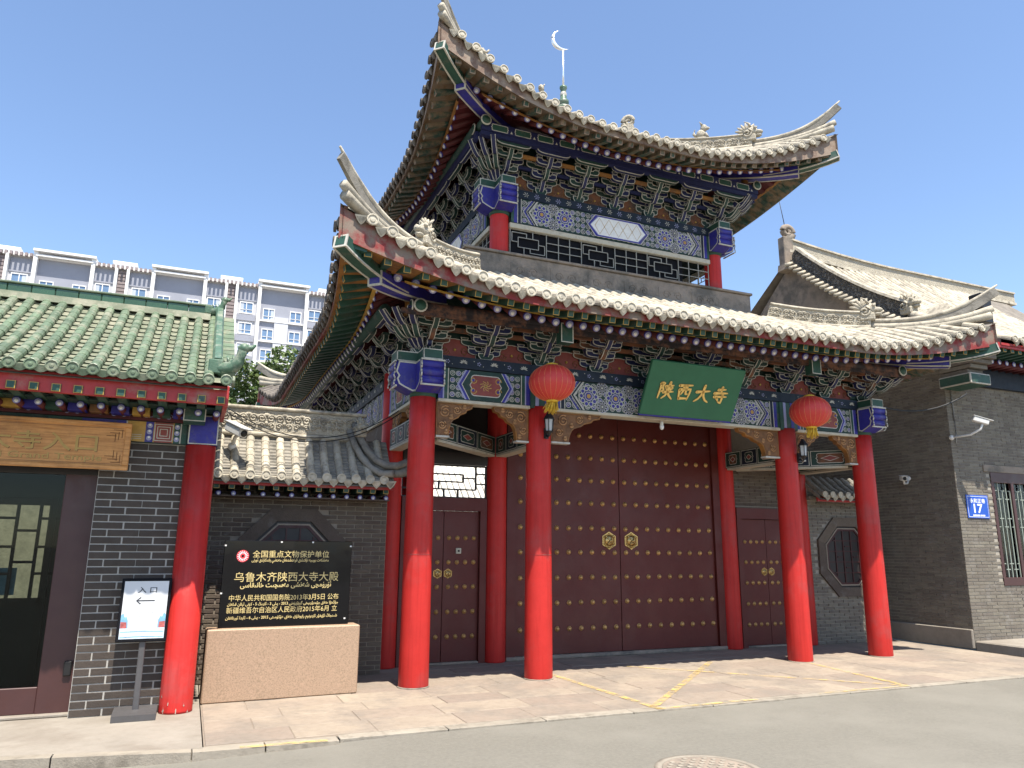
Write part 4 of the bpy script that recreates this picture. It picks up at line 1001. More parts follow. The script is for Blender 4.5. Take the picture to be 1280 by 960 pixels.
# --- doors at the second row of columns
DY = 1.50
ob('door_wall', MB().box(1.78, 5.77, DY+.03, DY+.12, 3.72, 4.42, 'door_red').box(1.79, 1.93, DY-.04, DY+.12, 0, 3.72, 'door_red').box(5.62, 5.76, DY-.04, DY+.12, 0, 3.72, 'door_red'), gate)
ob('threshold', MB().bbox(1.79, 5.76, DY-.06, DY+.10, 0, .055, 'stone_gray', .01), gate)
st = MB(); st.lathe([(.040, 0), (.038, .007), (.031, .010), (.028, .022), (.019, .034), (.0001, .038)], 'stud_gold', 12, Matrix.Rotation(PI/2, 4, 'X')); M_stud = st.mesh('stud')
st2 = MB(); st2.lathe([(.034, 0), (.033, .006), (.026, .009), (.024, .018), (.0001, .032)], 'stud_gold', 10, Matrix.Rotation(PI/2, 4, 'X')); M_stud2 = st2.mesh('stud')
def knocker():
    b = MB(); Rm = Matrix.Rotation(PI/2, 4, 'X')
    b.prism([(.14*math.cos(PI/2+i*PI/3), .14*math.sin(PI/2+i*PI/3)) for i in range(6)], 'y', -.010, 0, 'brass')
    b.prism([(.118*math.cos(PI/2+i*PI/3), .118*math.sin(PI/2+i*PI/3)) for i in range(6)], 'y', -.014, -.009, 'gold')
    b.lathe([(.088, 0), (.085, .02), (.06, .035), (.0001, .045)], 'brass', 14, Rm)
    for i in range(6): b.ball((.108*math.cos(PI/2+i*PI/3), -.016, .108*math.sin(PI/2+i*PI/3)), .012, 'brass', 8, 5)
    for s in (-1, 1): b.ball((s*.034, -.05, .030), (.017, .012, .015), 'brass', 8, 5); b.ball((s*.062, -.03, .062), (.02, .012, .02), 'brass', 8, 5)
    b.ball((0, -.055, -.005), (.022, .02, .024), 'brass', 8, 5); b.ball((0, -.045, -.04), (.042, .018, .012), 'brass', 8, 5)
    b.tube([V(p[0], -.058, p[1]) for p in arc(0, -.065, .048, 0, 360, 18)], .008, 'brass', 6); return b.mesh('door_knocker')
M_kn = knocker()
ROWZ = [.42, .80, 1.17, 1.55, 1.92, 2.31, 2.67, 3.03, 3.39]
for s in (-1, 1):
    a, b_ = (1.935, XC-.006) if s < 0 else (XC+.006, 5.615)
    dm = MB(); n = 9; w = (b_-a)/n
    dm.bbox(a, b_, DY, DY+.07, .06, 3.70, 'door_red', .003)
    d = ob('door', dm, gate)
    for z in ROWZ:
        for k in range(9): ob('stud', M_stud, d, (XC+s*(.105+.2055*k), DY, z+random.uniform(-.004, .004)))
    ob('door_knocker', M_kn, d, (XC+s*.205, DY, 1.735))
for s in (-1, 1):       # side doors
    X = lambda q: q if s < 0 else 2*XC-q
    x0, x1 = sorted((X(.26), X(1.36)))
    f = MB(); f.box(x0-.10, x0, DY-.05, DY+.08, 0, 2.26, 'door_red'); f.box(x1, x1+.10, DY-.05, DY+.08, 0, 2.26, 'door_red'); f.box(x0-.099, x1+.099, DY-.055, DY+.085, 2.135, 2.32, 'door_red')
    ob('door_frame', f, gate)
    ob('threshold', MB().bbox(x0, x1, DY-.05, DY+.09, 0, .03, 'stone_gray', .008), gate)
    for t in (0, 1):
        a = x0+t*(x1-x0)/2+.004; b_ = a+(x1-x0)/2-.008; dm = MB()
        dm.bbox(a, b_, DY, DY+.05, .035, 2.13, 'door_red', .003)
        d = ob('door', dm, gate)
        for z in (.37, .71, 1.055, 1.40, 1.745):
            for k in range(4): ob('stud', M_stud2, d, (a+.08+k*(b_-a-.16)/3, DY, z))
        k_ = ob('door_knocker', M_kn, d, (b_-.075 if t == 0 else a+.075, DY, 1.24)); k_.scale = (.5, .5, .5)
    if s < 0: ob('door_lock', MB().bbox(1.0, 1.08, DY-.02, DY, 1.52, 1.60, 'cream', .005).box(1.025, 1.055, DY-.024, DY-.019, 1.545, 1.575, 'iron'), gate)
# over the side doors: an open fret transom on one side, a brick panel on the other
tr = MB()
for u0, u1, v in ((.16, 1.46, 2.33), (.16, 1.46, 2.80), (.16, 1.30, 2.45), (.50, 1.10, 2.67), (.50, 1.10, 2.56), (1.10, 1.30, 2.62), (1.30, 1.46, 2.69), (1.30, 1.46, 2.54), (.16, .5, 2.61)): tr.box(u0, u1, DY, DY+.04, v-.010, v+.010, 'frame_dark')
for u, v0, v1 in ((.50, 2.56, 2.67), (1.10, 2.56, 2.67), (1.30, 2.45, 2.80), (.80, 2.33, 2.45), (1.02, 2.33, 2.45), (.72, 2.45, 2.56), (.16, 2.33, 2.8), (1.46, 2.33, 2.8)): tr.box(u-.010, u+.010, DY+.002, DY+.042, v0, v1, 'frame_dark')
ob('transom', tr, gate)
ob('transom_beam', MB().box(.16, 1.47, DY-.03, DY+.10, 2.82, 3.0, 'frame_dark').box(.16, 1.47, DY+.0, DY+.08, 3.0, 4.42, 'frame_dark'), gate)
ob('transom_wall', MB().box(6.08, 7.39, DY+.02, DY+.12, 2.32, 4.42, 'mortar_dark'), gate)
tb = ob('transom_infill', MB().box(6.08, 7.39, DY+.0, DY+.015, 2.32, 2.34, 'brick_brown'), gate)
brick_field(tb, (6.09, DY+.02, 2.36), 0, 1.29, .9, .24, .06, .009, .012, 'brick_brown')
ob('side_wall', MB().box(-.06, .06, 1.70, 5.5, 0, 3.44, 'brick_brown').box(7.49, 7.61, 1.70, 5.5, 0, 3.44, 'brick_brown'), gate)

# ================================================================ THINGS HUNG ON THE GATE
# name board, leaning forward under the eave
pb = thing('name_board', 'green board with four golden brush characters leaning out under the eave', 'sign', (XC+.09, -.245, 3.475), rot=(.52, 0, 0))
b = MB(); b.bbox(-.80, .80, -.03, .03, 0, .80, 'plaque_green', .008); ob('board', b, pb, (0, 0, 0), local=True)
ob('board_edge', MB().box(-.79, .79, -.02, .025, -.022, -.001, 'blue'), pb, (0, 0, 0), local=True)
GLYPH = {
 0: [[(10, 84), (20, 88), (32, 90), (22, 68), (33, 54), (28, 42), (18, 46)], [(14, 86), (13, 50), (10, 4)], [(42, 71), (64, 76), (90, 80)], [(48, 64), (53, 56), (57, 48)], [(84, 66), (78, 58), (72, 50)], [(36, 38), (64, 43), (96, 46)], [(67, 96), (65, 60), (62, 40), (52, 20), (34, 4)], [(63, 42), (76, 22), (98, 4)]],
 1: [[(10, 84), (50, 88), (92, 92)], [(16, 62), (19, 36), (24, 6)], [(16, 62), (50, 65), (86, 69), (84, 40), (77, 8)], [(24, 12), (50, 14), (78, 16)], [(41, 86), (41, 56), (31, 36)], [(59, 87), (58, 52), (60, 40), (72, 40)]],
 2: [[(8, 58), (50, 64), (92, 70)], [(54, 98), (50, 66), (42, 40), (28, 20), (6, 4)], [(51, 60), (62, 34), (76, 16), (96, 6)]],
 3: [[(28, 82), (50, 85), (76, 88)], [(52, 99), (51, 80), (51, 64)], [(8, 61), (50, 65), (94, 68)], [(12, 41), (50, 44), (92, 47)], [(66, 58), (66, 30), (64, 8), (46, 14)], [(30, 35), (37, 28), (44, 18)]]}
for gi, strokes in GLYPH.items():
    lt = MB(); cx = (-.475, -.165, .150, .460)[gi]; cz = .385-.012*gi*0; S = .262
    for st_ in strokes:
        P = []
        for (a, c), (e, g) in zip(st_, st_[1:]):
            for t in (0, .33, .66): P.append((a+(e-a)*t, c+(g-c)*t))
        P.append(st_[-1]); n = len(P)
        wd = [(.036 if i < n*.2 else .028)*(1-.5*(i/(n-1))**3)+.006 for i in range(n)]
        pts = [(cx+(p[0]/100-.5)*S+(p[1]/100-.5)*S*.04, cz+(p[1]/100-.5)*S) for p in P]
        for off, m, ex in ((.0315, 'wood_deep', .006), (.041, 'gold_bright', 0)): lt.ribbon(pts, [w+ex for w in wd], off, m)
        for e_ in (pts[0], pts[-1]): lt.disc(e_, wd[0]*.48 if e_ is pts[0] else wd[-1]*.5, .041, 'gold_bright', 8)
    ob('lettering', lt, pb, (0, 0, 0), local=True)
# two silk lanterns
def lantern(x, y_, z, label, tilt):
    L_ = thing('lantern', label, 'lantern', (x, y_, z), 'red lanterns under the gate eave')
    b = MB(); n = 48; prof = []
    R0, H0 = .30, .235
    vs, fs = [], []; K = 16
    for k in range(K+1):
        t = -PI/2*.90+PI*.90*k/K
        for i in range(n):
            a = 2*PI*i/n; q = 1-.022*(1 if i % 2 else 0)
            r = R0*math.cos(t)*q; vs.append((r*math.cos(a), r*math.sin(a), H0*math.sin(t)*1.02))
    for k in range(K):
        for i in range(n): fs.append((k*n+i, k*n+(i+1) % n, (k+1)*n+(i+1) % n, (k+1)*n+i))
    b.add(vs, fs, 'lantern_red', True); ob('shade', b, L_, (x, y_, z))
    rb_ = MB()
    for i in range(0, 24):
        a = 2*PI*i/24; rb_.tube([V(R0*1.003*math.cos(t)*math.cos(a), R0*1.003*math.cos(t)*math.sin(a), H0*1.025*math.sin(t)) for t in [-PI/2*.9+PI*.9*k/12 for k in range(13)]], .0022, 'lantern_rib', 4)
    ob('rib_wires', rb_, L_, (x, y_, z))
    ob('cap', MB().lathe([(.075, .22), (.08, .245), (.05, .26), (.01, .27)], 'tassel', 16), L_, (x, y_, z))
    ob('base_ring', MB().lathe([(.07, -.255), (.082, -.24), (.075, -.218)], 'tassel', 16), L_, (x, y_, z))
    ts = MB(); R_ = random.Random(3)
    for i in range(70):
        a = R_.uniform(0, 2*PI); r = .068*math.sqrt(R_.random()); l = R_.uniform(.09, .17); dx = tilt*l*.5+R_.uniform(-.02, .02)
        p = V(r*math.cos(a), r*math.sin(a), -.24); ts.tube([p, p+V(dx*.4+r*math.cos(a)*.2, 0, -l*.5), p+V(dx+r*math.cos(a)*.5, R_.uniform(-.02, .02), -l)], [.007, .006, .003], 'tassel', 4)
    ob('tassel', ts, L_, (x, y_, z))
    ob('cord', MB().tube([V(0, 0, .26), V(0, 0, 4.42-z)], .005, 'cable', 6), L_, (x, y_, z))
lantern(1.535, -.62, 3.69, 'round red silk lantern beside the studded side door with a lock', -.45)
lantern(5.872, -.62, 3.65, 'round red silk lantern nearer the blue house number plate', -.30)
# small iron wall lamps on the inner columns
def wall_lamp(x, z, label):
    t = thing('wall_lamp', label, 'lamp', (x, -.17, z), 'iron lamps on the inner columns')
    y_ = -.27
    b = MB(); b.lathe([(.02, .19), (.03, .17), (.075, .10), (.08, .095), (.08, .085)], 'iron', 6, smooth=False)
    b.lathe([(.055, -.085), (.062, -.07), (.03, -.10), (.012, -.14)], 'iron', 6, smooth=False)
    for i in range(6): a = 2*PI*i/6; b.tube([V(.066*math.cos(a), .066*math.sin(a), .09), V(.052*math.cos(a), .052*math.sin(a), -.08)], .006, 'iron', 5)
    ob('lamp_cage', b, t, (x, y_, z)); ob('lamp_glass', MB().lathe([(.056, .085), (.044, -.075)], 'lamp_glass', 6, smooth=False), t, (x, y_, z))
    ob('lamp_arm', MB().tube([V(0, .10, -.10), V(0, .03, -.15), V(0, 0, -.13)], .011, 'iron', 6).box(-.03, .03, .08, .11, -.16, -.02, 'iron'), t, (x, y_, z))
wall_lamp(1.66, 3.19, 'small black iron lamp on the inner column by the carved brace and knockers')
wall_lamp(6.02, 3.10, 'small black iron lamp on the inner column next to the octagonal window')
# bulb under the beam
bl = thing('hanging_bulb', 'small white bulb hanging from the pale beam edge over the doors', 'bulb', (3.60, -.03, 3.43))
ob('socket', MB().lathe([(.02, -.06), (.026, -.05), (.026, 0)], 'metal_white', 12), bl, (3.60, -.03, 3.43)); ob('bulb_glass', MB().ball((0, 0, -.085), (.032, .032, .042), 'white_plain', 12, 8), bl, (3.60, -.03, 3.43))

# ================================================================ WALLS EITHER SIDE OF THE GATE
def octagon(r, f=.42): return [(-r*f, -r), (r*f, -r), (r, -r*f), (r, r*f), (r*f, r), (-r*f, r), (-r, r*f), (-r, -r*f)]
def oct_frame(parent, cx, cz, y_, r, r2):
    b = MB(); A, B = octagon(r), octagon(r2); C, D_ = octagon(r2-.03), octagon(r2-.06)
    for i in range(8):
        j = (i+1) % 8
        for P, Q, yf, d in ((A, B, -.035, .09), (C, D_, -.015, .05)):
            q = [P[i], P[j], Q[j], Q[i]]; b.prism(q[::-1], 'y', yf, yf+d, 'brick_brown' if P is A else 'mortar_dark')
    b.prism(B, 'y', .002, .009, 'frame_dark')
    f = ob('window_frame', b, parent, (cx, y_, cz))
    l = MB(); t = .010; rr_ = r2-.07
    for q in (-.6, -.2, .2, .6):
        w = rr_*(1 if abs(q) < .5 else .72)
        l.box(-w, w, -.012, .0, q*rr_-t, q*rr_+t, 'lat_red'); l.box(q*rr_-t, q*rr_+t, -.013, .001, -w, w, 'lat_red')
    for (a, c) in ((-.4, 0), (.4, 0), (0, .4), (0, -.4)): l.box((a-.12)*rr_, (a+.12)*rr_, -.014, .0, (c-.012)*rr_-t, (c-.012)*rr_+t, 'lat_red')
    for i in range(8): j = (i+1) % 8; P, Q = octagon(rr_+.02), octagon(rr_-.015); q = [P[i], P[j], Q[j], Q[i]]; l.prism(q[::-1], 'y', -.016, .0015, 'lat_red')
    ob('window_lattice', l, f, (cx, y_, cz))
def in_oct(u, v, cx, cz, r): a, c = abs(u-cx), abs(v-cz); return a < r and c < r and a+c < r*1.42
wl_ = thing('boundary_wall', 'brown brick wall with tiled coping and octagonal frame behind the black stone slab', 'wall', (-1.4, 1.05, 0))
ob('wall_core', MB().box(-2.70, -.16, 1.012, 1.26, 0, 2.42, 'mortar_dark'), wl_)
brick_field(wl_, (-2.70, 1.012, .0), 0, 2.54, 2.36, .235, .0575, .012, .014, 'brick_brown', hole=lambda u, v: in_oct(u, v, 1.33, 1.42, .66), first=lambda u, v: v+(.3 if u > 2.0 else 0))
oct_frame(wl_, -1.37, 1.42, 1.0, .66, .50)
def coping(parent, x0, x1, y0, z0, y1, z1, sp, rows_lit, m, endridge=True):
    """little tiled roof on a wall top: slope, cover-tile rows, tile ends, drips, fascia, rafters"""
    prof = lambda t: (y0+(y1-y0)*t, z0+(z1-z0)*(.72*t+.28*t*t))
    dk = MB(); n = 8; vs = []
    for i in range(n+1): q = prof(i/n); vs += [(x0, q[0], q[1]-.02), (x1, q[0], q[1]-.02), (x0, q[0], q[1]-.09), (x1, q[0], q[1]-.09)]
    fs = []
    for i in range(n): k = 4*i; fs += [(k, k+1, k+5, k+4), (k+2, k+6, k+7, k+3), (k+1, k+3, k+7, k+5), (k, k+4, k+6, k+2)]
    dk.add(vs, fs, 'tile_shade'); ro = ob('coping_roof', dk, parent)
    x = x0+sp/2
    pan = MB()
    while x < x1-.03:
        tr_ = MB(); half_tube(tr_, [V(x, *prof(-.02+1.0*j/6)) for j in range(7)], .050, m); ob('tile_row', tr_, ro)
        obM('tile_end', M_tile_end, ro, Matrix.Translation(V(x, y0-.02, z0+.0)) @ Matrix.Scale(.88, 4))
        if x+sp/2 < x1: obM('drip_tile', M_drip, ro, Matrix.Translation(V(x+sp/2, y0-.005, z0-.03)) @ Matrix.Rotation(random.uniform(-.1, .1), 4, 'Y'))
        for j in range(13):
            t0, t1 = j/13, (j+1)/13; a, c = prof(t0), prof(t1)
            pan.add([(x+.045, a[0], a[1]+.012), (x+sp-.045, a[0], a[1]+.012), (x+sp-.045, c[0], c[1]-.008), (x+.045, c[0], c[1]-.008), (x+.045, a[0], a[1]-.02), (x+sp-.045, a[0], a[1]-.02)], [(0, 1, 2, 3), (4, 5, 1, 0)], 'tile_shade')
        x += sp
    ob('pan_tiles', pan, ro, stuff=True)
    ob('fascia_board', MB().box(x0, x1, y0+.06, y0+.09, z0-.12, z0-.045, 'red_board'), ro)
    return ro, prof
cr_, cprof = coping(wl_, -2.62, -.20, .50, 2.45, 1.06, 3.03, .182, 0, 'tile_stone')
for i in range(14):
    x = -2.52+i*.172; M_ = Matrix.Translation(V(x, .60, 2.315)) @ Matrix.Scale(.8, 4)
    obM('flying_rafter', M_fly, cr_, M_); obM('round_rafter', M_rnd, cr_, Matrix.Translation(V(x+.03, .70, 2.235)) @ Matrix.Diagonal((.62, .38, .62, 1)))
ob('eave_plate', MB().box(-2.62, -.2, .62, 1.02, 2.36, 2.375, 'dark_red').box(-2.62, -.2, .72, 1.01, 2.20, 2.215, 'brick_brown'), cr_)
rg = MB(); rg.bbox(-2.62, -.55, 1.00, 1.14, 3.05, 3.34, 'carved_stone', .01)
rg.bbox(-2.62, -.52, .965, 1.175, 2.99, 3.05, 'tile_stone', .02); rg.bbox(-2.62, -.50, .97, 1.17, 3.34, 3.385, 'tile_stone', .015)
rg_o = ob('carved_ridge', rg, wl_)
for i in range(9): obM('carved_motif', M_motif, rg_o, Matrix.Translation(V(-2.48+.225*i, .998, 3.19)) @ Matrix.Scale(1.12, 4))
# sweeping end ridge with an upturned tip on the gate side
er = MB(); P = [V(-.66, 1.0, 3.18), V(-.60, .90, 2.98), V(-.52, .78, 2.80), V(-.42, .66, 2.66), V(-.30, .55, 2.58), V(-.17, .46, 2.58), V(-.06, .40, 2.63)]
er.tube([p+V(0, 0, .06) for p in P], .05, 'tile_shade', 8); er.tube([p+V(.05, .02, -.03) for p in P], .06, 'tile_shade', 8); er.tube([p+V(-.07, -.04, -.05) for p in P[:-1]], .045, 'tile_shade', 8)
ob('end_ridge', er, wl_)
obM('ridge_beast', M_beast, wl_, Matrix.Translation(V(-.60, .90, 3.06)) @ Matrix.Rotation(.3, 4, 'Z') @ Matrix.Scale(.75, 4))
# wall and coping on the other side
wr_ = thing('boundary_wall', 'grey brick wall with octagonal lattice window in the shade beside the number plate house', 'wall', (8.6, 1.45, 0))
ob('wall_core', MB().box(7.62, 8.92, 1.412, 1.62, 0, 2.55, 'mortar_grey'), wr_)
brick_field(wr_, (7.62, 1.412, .0), 0, 1.30, 2.50, .235, .0575, .011, .014, 'brick_grey', hole=lambda u, v: in_oct(u, v, .90, 1.50, .70), first=lambda u, v: v)
oct_frame(wr_, 8.52, 1.50, 1.40, .70, .54)
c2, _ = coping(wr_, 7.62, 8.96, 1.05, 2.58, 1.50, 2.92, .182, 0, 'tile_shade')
ob('cap_course', MB().bbox(7.62, 8.96, 1.30, 1.45, 2.50, 2.56, 'brick_grey', .006), wr_)

# ================================================================ STONE MONUMENT
AR = {}
for ch, code in {'ا': (0xFE8D, 2), 'ە': (0xFEE9, 2), 'ب': (0xFE8F, 4), 'پ': (0xFB56, 4), 'ت': (0xFE95, 4), 'ج': (0xFE9D, 4), 'چ': (0xFB7A, 4), 'خ': (0xFEA5, 4), 'د': (0xFEA9, 2), 'ر': (0xFEAD, 2), 'ز': (0xFEAF, 2), 'س': (0xFEB1, 4), 'ش': (0xFEB5, 4), 'غ': (0xFECD, 4), 'ف': (0xFED1, 4), 'ق': (0xFED5, 4), 'ك': (0xFED9, 4), 'گ': (0xFB92, 4), 'ڭ': (0xFBD3, 4), 'ل': (0xFEDD, 4), 'م': (0xFEE1, 4), 'ن': (0xFEE5, 4), 'ھ': (0xFBAA, 4), 'و': (0xFEED, 2), 'ۇ': (0xFBD7, 2), 'ۆ': (0xFBD9, 2), 'ۈ': (0xFBDB, 2), 'ۋ': (0xFBDE, 2), 'ې': (0xFBE4, 4), 'ي': (0xFEF1, 4), 'ئ': (0xFE89, 4)}.items():
    AR[ch] = [code[0]+i for i in range(code[1])]
AR['ى'] = [0xFEEF, 0xFEF0, 0xFBE8, 0xFBE9]
def shape_rtl(s):
    out = []
    for w in s.split(' '):
        if all(c not in AR for c in w): out.append(w); continue
        r = []; num = ''
        for i, c in enumerate(w):
            if c not in AR: r.append(c); continue
            pj = i > 0 and w[i-1] in AR and len(AR[w[i-1]]) == 4; nj = i+1 < len(w) and w[i+1] in AR and len(AR[c]) == 4
            k = (3 if nj else 1) if pj else (2 if nj else 0); r.append(chr(AR[c][k]))
        j = 0; toks = []
        while j < len(r):
            if r[j].isdigit():
                q = j
                while q < len(r) and r[q].isdigit(): q += 1
                toks.append(''.join(r[j:q])); j = q
            else: toks.append(r[j]); j += 1
        out.append(''.join(toks[::-1]))
    return ' '.join(out[::-1])
mon = thing('stone_monument', 'polished black stone slab with gilded inscription on a rough pink granite plinth', 'monument', (-1.52, -.06, 0), rz=.035)
ob('plinth', MB().bbox(-.815, .815, -.14, .16, 0, .735, 'granite', .012), mon, (0, 0, 0), local=True)
sb = ob('slab', MB().bbox(-.705, .705, -.025, .025, .735, 1.665, 'black_gloss', .004), mon, (0, .02, 0), local=True)
def inscribe(body, u0, u1, v, h, m='gold_leaf', rtl=False, bold=0):
    me = text_mesh(shape_rtl(body) if rtl else body, 1.0, m, bold=bold)
    xs_ = [q.co.x for q in me.vertices]; 
    if not xs_: return
    w = max(xs_)-min(xs_); o = ob('lettering', me, sb, (-.705+u0-min(xs_)*(u1-u0)/w, -.0262, .735+v), local=True, rot=STAND); o.scale = ((u1-u0)/w, h, 1)
U = lambda cx: (cx-50)/1120*1.41
Vv = lambda cy: (870-cy)/770*.92
inscribe('全国重点文物保护单位', U(290), U(962), Vv(240), .082, bold=.004)
inscribe('مەملىكەت بويىچە نۇقتىلىق قوغدىلىدىغان مەدەنىي يادىكارلىق ئورنى', U(285), U(960), Vv(282), .045, rtl=True, bold=.02)
inscribe('乌鲁木齐陕西大寺大殿', U(152), U(1058), Vv(458), .112, bold=.0)
inscribe('ئۈرۈمچى شەنشى مەسچىت خانىقاسى', U(205), U(1000), Vv(515), .075, rtl=True, bold=.02)
inscribe('中华人民共和国国务院2013年3月5日 公布', U(122), U(1068), Vv(632), .072, bold=.002)
inscribe('جۇڭخۇا خەلق جۇمھۇرىيىتى گوۋۇيۈەنى 2013 - يىلى 3 - ئاينىڭ 5 - كۈنى ئېلان قىلغان', U(112), U(1068), Vv(676), .042, rtl=True, bold=.02)
inscribe('新疆维吾尔自治区人民政府2015年6月 立', U(108), U(1060), Vv(740), .070, bold=.002)
inscribe('شىنجاڭ ئۇيغۇر ئاپتونوم رايونلۇق خەلق ھۆكۈمىتى 2015 - يىلى 6 - ئايدا ئورناتقان', U(106), U(1064), Vv(796), .042, rtl=True, bold=.02)
em = MB(); c0 = (-.705+U(207), .735+Vv(233))
em.disc(c0, .066, .0262, 'emblem_red', 24)
for i in range(16): a = 2*PI*i/16; em.ribbon([(c0[0]+.036*math.cos(a), c0[1]+.036*math.sin(a)), (c0[0]+.058*math.cos(a+.12), c0[1]+.058*math.sin(a+.12))], .006, .0268, 'plate_mark')
em.disc(c0, .036, .0270, 'plate_mark', 18); em.disc(c0, .031, .0274, 'emblem_red', 18); em.disc(c0, .014, .0278, 'black_gloss', 12)
ob('emblem', em, sb, (0, 0, 0), local=True)
for x, z in ((-.695, 1.61), (.69, 1.61), (-.70, 1.10), (.66, .80), (-.1, 1.652), (.25, 1.652)): ob('clip', MB().box(x-.010, x+.010, -.031, -.024, z-.008, z+.008, 'metal_white'), sb, (0, 0, 0), local=True)

# ================================================================ SHOP WITH THE GREEN ROOF
shop = thing('shop_building', 'low entrance building with green glazed tile roof, dark brick and one red column', 'building', (-4.2, .6, 0))
SX1 = -2.36
def sp_(x, d, h=0): t = d/2.25; return V(x, -1.37+d, 3.195+1.275*(.80*t+.20*t*t)+h)
dk = MB(); vs = []; n = 10
for i in range(n+1):
    for x in (-9.0, SX1-.02): vs += [sp_(x, 2.25*i/n, -.03), sp_(x, 2.25*i/n, -.10)]
fs = []
for i in range(n): k = 4*i; fs += [(k, k+2, k+6, k+4), (k+1, k+5, k+7, k+3), (k+2, k+3, k+7, k+6)]
dk.add(vs+[(SX1-.02, .95, 4.40), (-9, .95, 4.40), (-9, 1.25, 4.2), (SX1-.02, 1.25, 4.2)], fs+[(len(vs), len(vs)+1, len(vs)+2, len(vs)+3)], 'gtile_pan')  # rear slope cut short to let sun reach the room behind
sroof = ob('roof', dk, shop)
gb = MB(); nn = 7; prof7 = [(math.cos(PI*j/(nn-1)), math.sin(PI*j/(nn-1))) for j in range(nn)]
gb.sweep([V(0, 0, 0), V(0, .02, .003), V(0, .19, .0)], [(a, c*.86) for a, c in prof7]+[(-1, -.3), (1, -.3)], 'gtile', False, True, True, [.050, .050, .0445]); gb.add([(.0495*a, -.002, .0495*.86*c) for a, c in prof7], [list(range(nn))], 'tile_lip'); M_gt = gb.mesh('cover_tile')
gp = MB(); q = 5; pr = [(-.075+.15*j/q, -.030*math.sin(PI*j/q)) for j in range(q+1)]
vs = [(a, 0, c+.026) for a, c in pr]+[(a, .20, c) for a, c in pr]+[(a, 0, c+.006) for a, c in pr]
gp.add(vs, [(j, j+1, q+2+j, q+1+j) for j in range(q)], 'gtile_pan'); gp.add(vs, [(2*q+2+j, 2*q+3+j, j+1, j) for j in range(q)], 'tile_lip'); M_gpan = gp.mesh('pan_tile')
ge = MB(); ge.lathe([(.056, 0), (.056, .022), (.047, .026), (.043, .018), (.020, .018), (.018, .024), (.0001, .027)], 'gtile', 12, Matrix.Rotation(PI/2, 4, 'X'), smooth=False); M_ge = ge.mesh('tile_end')
gd = MB(); gd.prism([(-.085, .03), (-.06, -.01), (-.03, -.03), (0, -.038), (.03, -.03), (.06, -.01), (.085, .03)], 'y', -.008, .008, 'gtile', Matrix.Rotation(.3, 4, 'X')); M_gd = gd.mesh('drip_tile')
xs = [-2.56-.165*i for i in range(17)]
for i, x in enumerate(xs):
    nt = 16
    for j in range(nt):
        d0, d1 = -.02+2.24*j/nt, -.02+2.24*(j+1)/nt
        if (i, j) in ((14, 1),): continue
        M_ = along(sp_(x+random.uniform(-.004, .004), d0, .0), sp_(x, d1, .0)); obM('cover_tile', M_gt, sroof, M_ @ Matrix.Rotation(random.uniform(-.03, .03), 4, 'Y'))
    for j in range(16):
        d0, d1 = -.02+2.24*j/16, -.02+2.24*(j+1)/16
        obM('pan_tile', M_gpan, sroof, along(sp_(x-.0825, d0, -.012), sp_(x-.0825, d1, -.012)))
    obM('tile_end', M_ge, sroof, Matrix.Translation(sp_(x, -.02, .0)) @ Matrix.Rotation(random.uniform(-.08, .08), 4, 'Y')); obM('drip_tile', M_gd, sroof, Matrix.Translation(sp_(x-.0825, -.02, -.03)))
ob('roof_bedding', MB().sweep([sp_(-9, 2.16, .02), sp_(-2.6, 2.16, .02)], [(-.09, -.05), (.09, -.05), (.06, .04), (-.06, .04)], 'gtile_pan'), sroof)
rz0 = sp_(0, 2.25).z
for i in range(24):
    a = -2.62-.245*(i+1); ob('ridge_tile', MB().bbox(a+.003, a+.242, .89, 1.01, rz0+.02, rz0+.135, 'gtile_dark', .006), sroof)
ob('ridge_cap', MB().bbox(-9, -2.60, .875, 1.025, rz0+.137, rz0+.165, 'gtile', .008).bbox(-9, -2.60, .88, 1.02, rz0-.02, rz0+.018, 'gtile', .008), sroof)
# verge ridge, outer tile strip, upcurled ends
vr = MB(); P = [sp_(-2.49, 2.20-1.95*i/10, .06) for i in range(11)]
vr.sweep(P, [(-.05, -.06), (.05, -.06), (.05, .06), (.03, .10), (-.03, .10), (-.05, .06)], 'gdragon'); ob('verge_ridge', vr, sroof)
ov = MB()
for j in range(14):
    p = sp_(-2.38, .15+2.05*j/14, .02); qn = sp_(-2.38, .15+2.05*(j+1)/14, .02); ov.beam(p, p.lerp(qn, .9), .13, .045, 'gtile')
ob('verge_tiles', ov, sroof, stuff=True)
def curl(p, s, name='ridge_dragon'):
    b = MB(); P = [V(0, .05, -.02), V(.06, 0, -.05), V(.14, -.04, -.03), V(.20, -.06, .04), V(.225, -.07, .13), V(.20, -.07, .19)]
    b.tube([q*s for q in P], [.075*s, .08*s, .07*s, .055*s, .05*s, .03*s], 'gdragon', 9)
    b.ball(tuple(V(.235, -.07, .165)*s), .055*s, 'gdragon', 9, 6); b.tube([V(.23, -.07, .18)*s, V(.30, -.08, .17)*s, V(.34, -.08, .21)*s], [.045*s, .03*s, .012*s], 'gdragon', 7)
    for k in range(3): b.tube([V(.06+.05*k, -.02-.02*k, .02)*s, V(.04+.05*k, -.02, .08+.01*k)*s], [.02*s, .006*s], 'gdragon', 5)
    b.bbox(-.07*s, .06*s, -.06*s, .08*s, -.10*s, .04*s, 'gdragon', .01); ob(name, b, sroof, p)
curl(sp_(-2.62, 2.22, .12), .75); curl(sp_(-2.50, .22, .10), 1.05)
obM('tile_end', M_ge, sroof, Matrix.Translation(V(-2.40, -1.40, 3.19))); obM('tile_end', M_ge, sroof, Matrix.Translation(V(-2.34, -1.27, 3.21)) @ Matrix.Rotation(PI/2, 4, 'Z'))
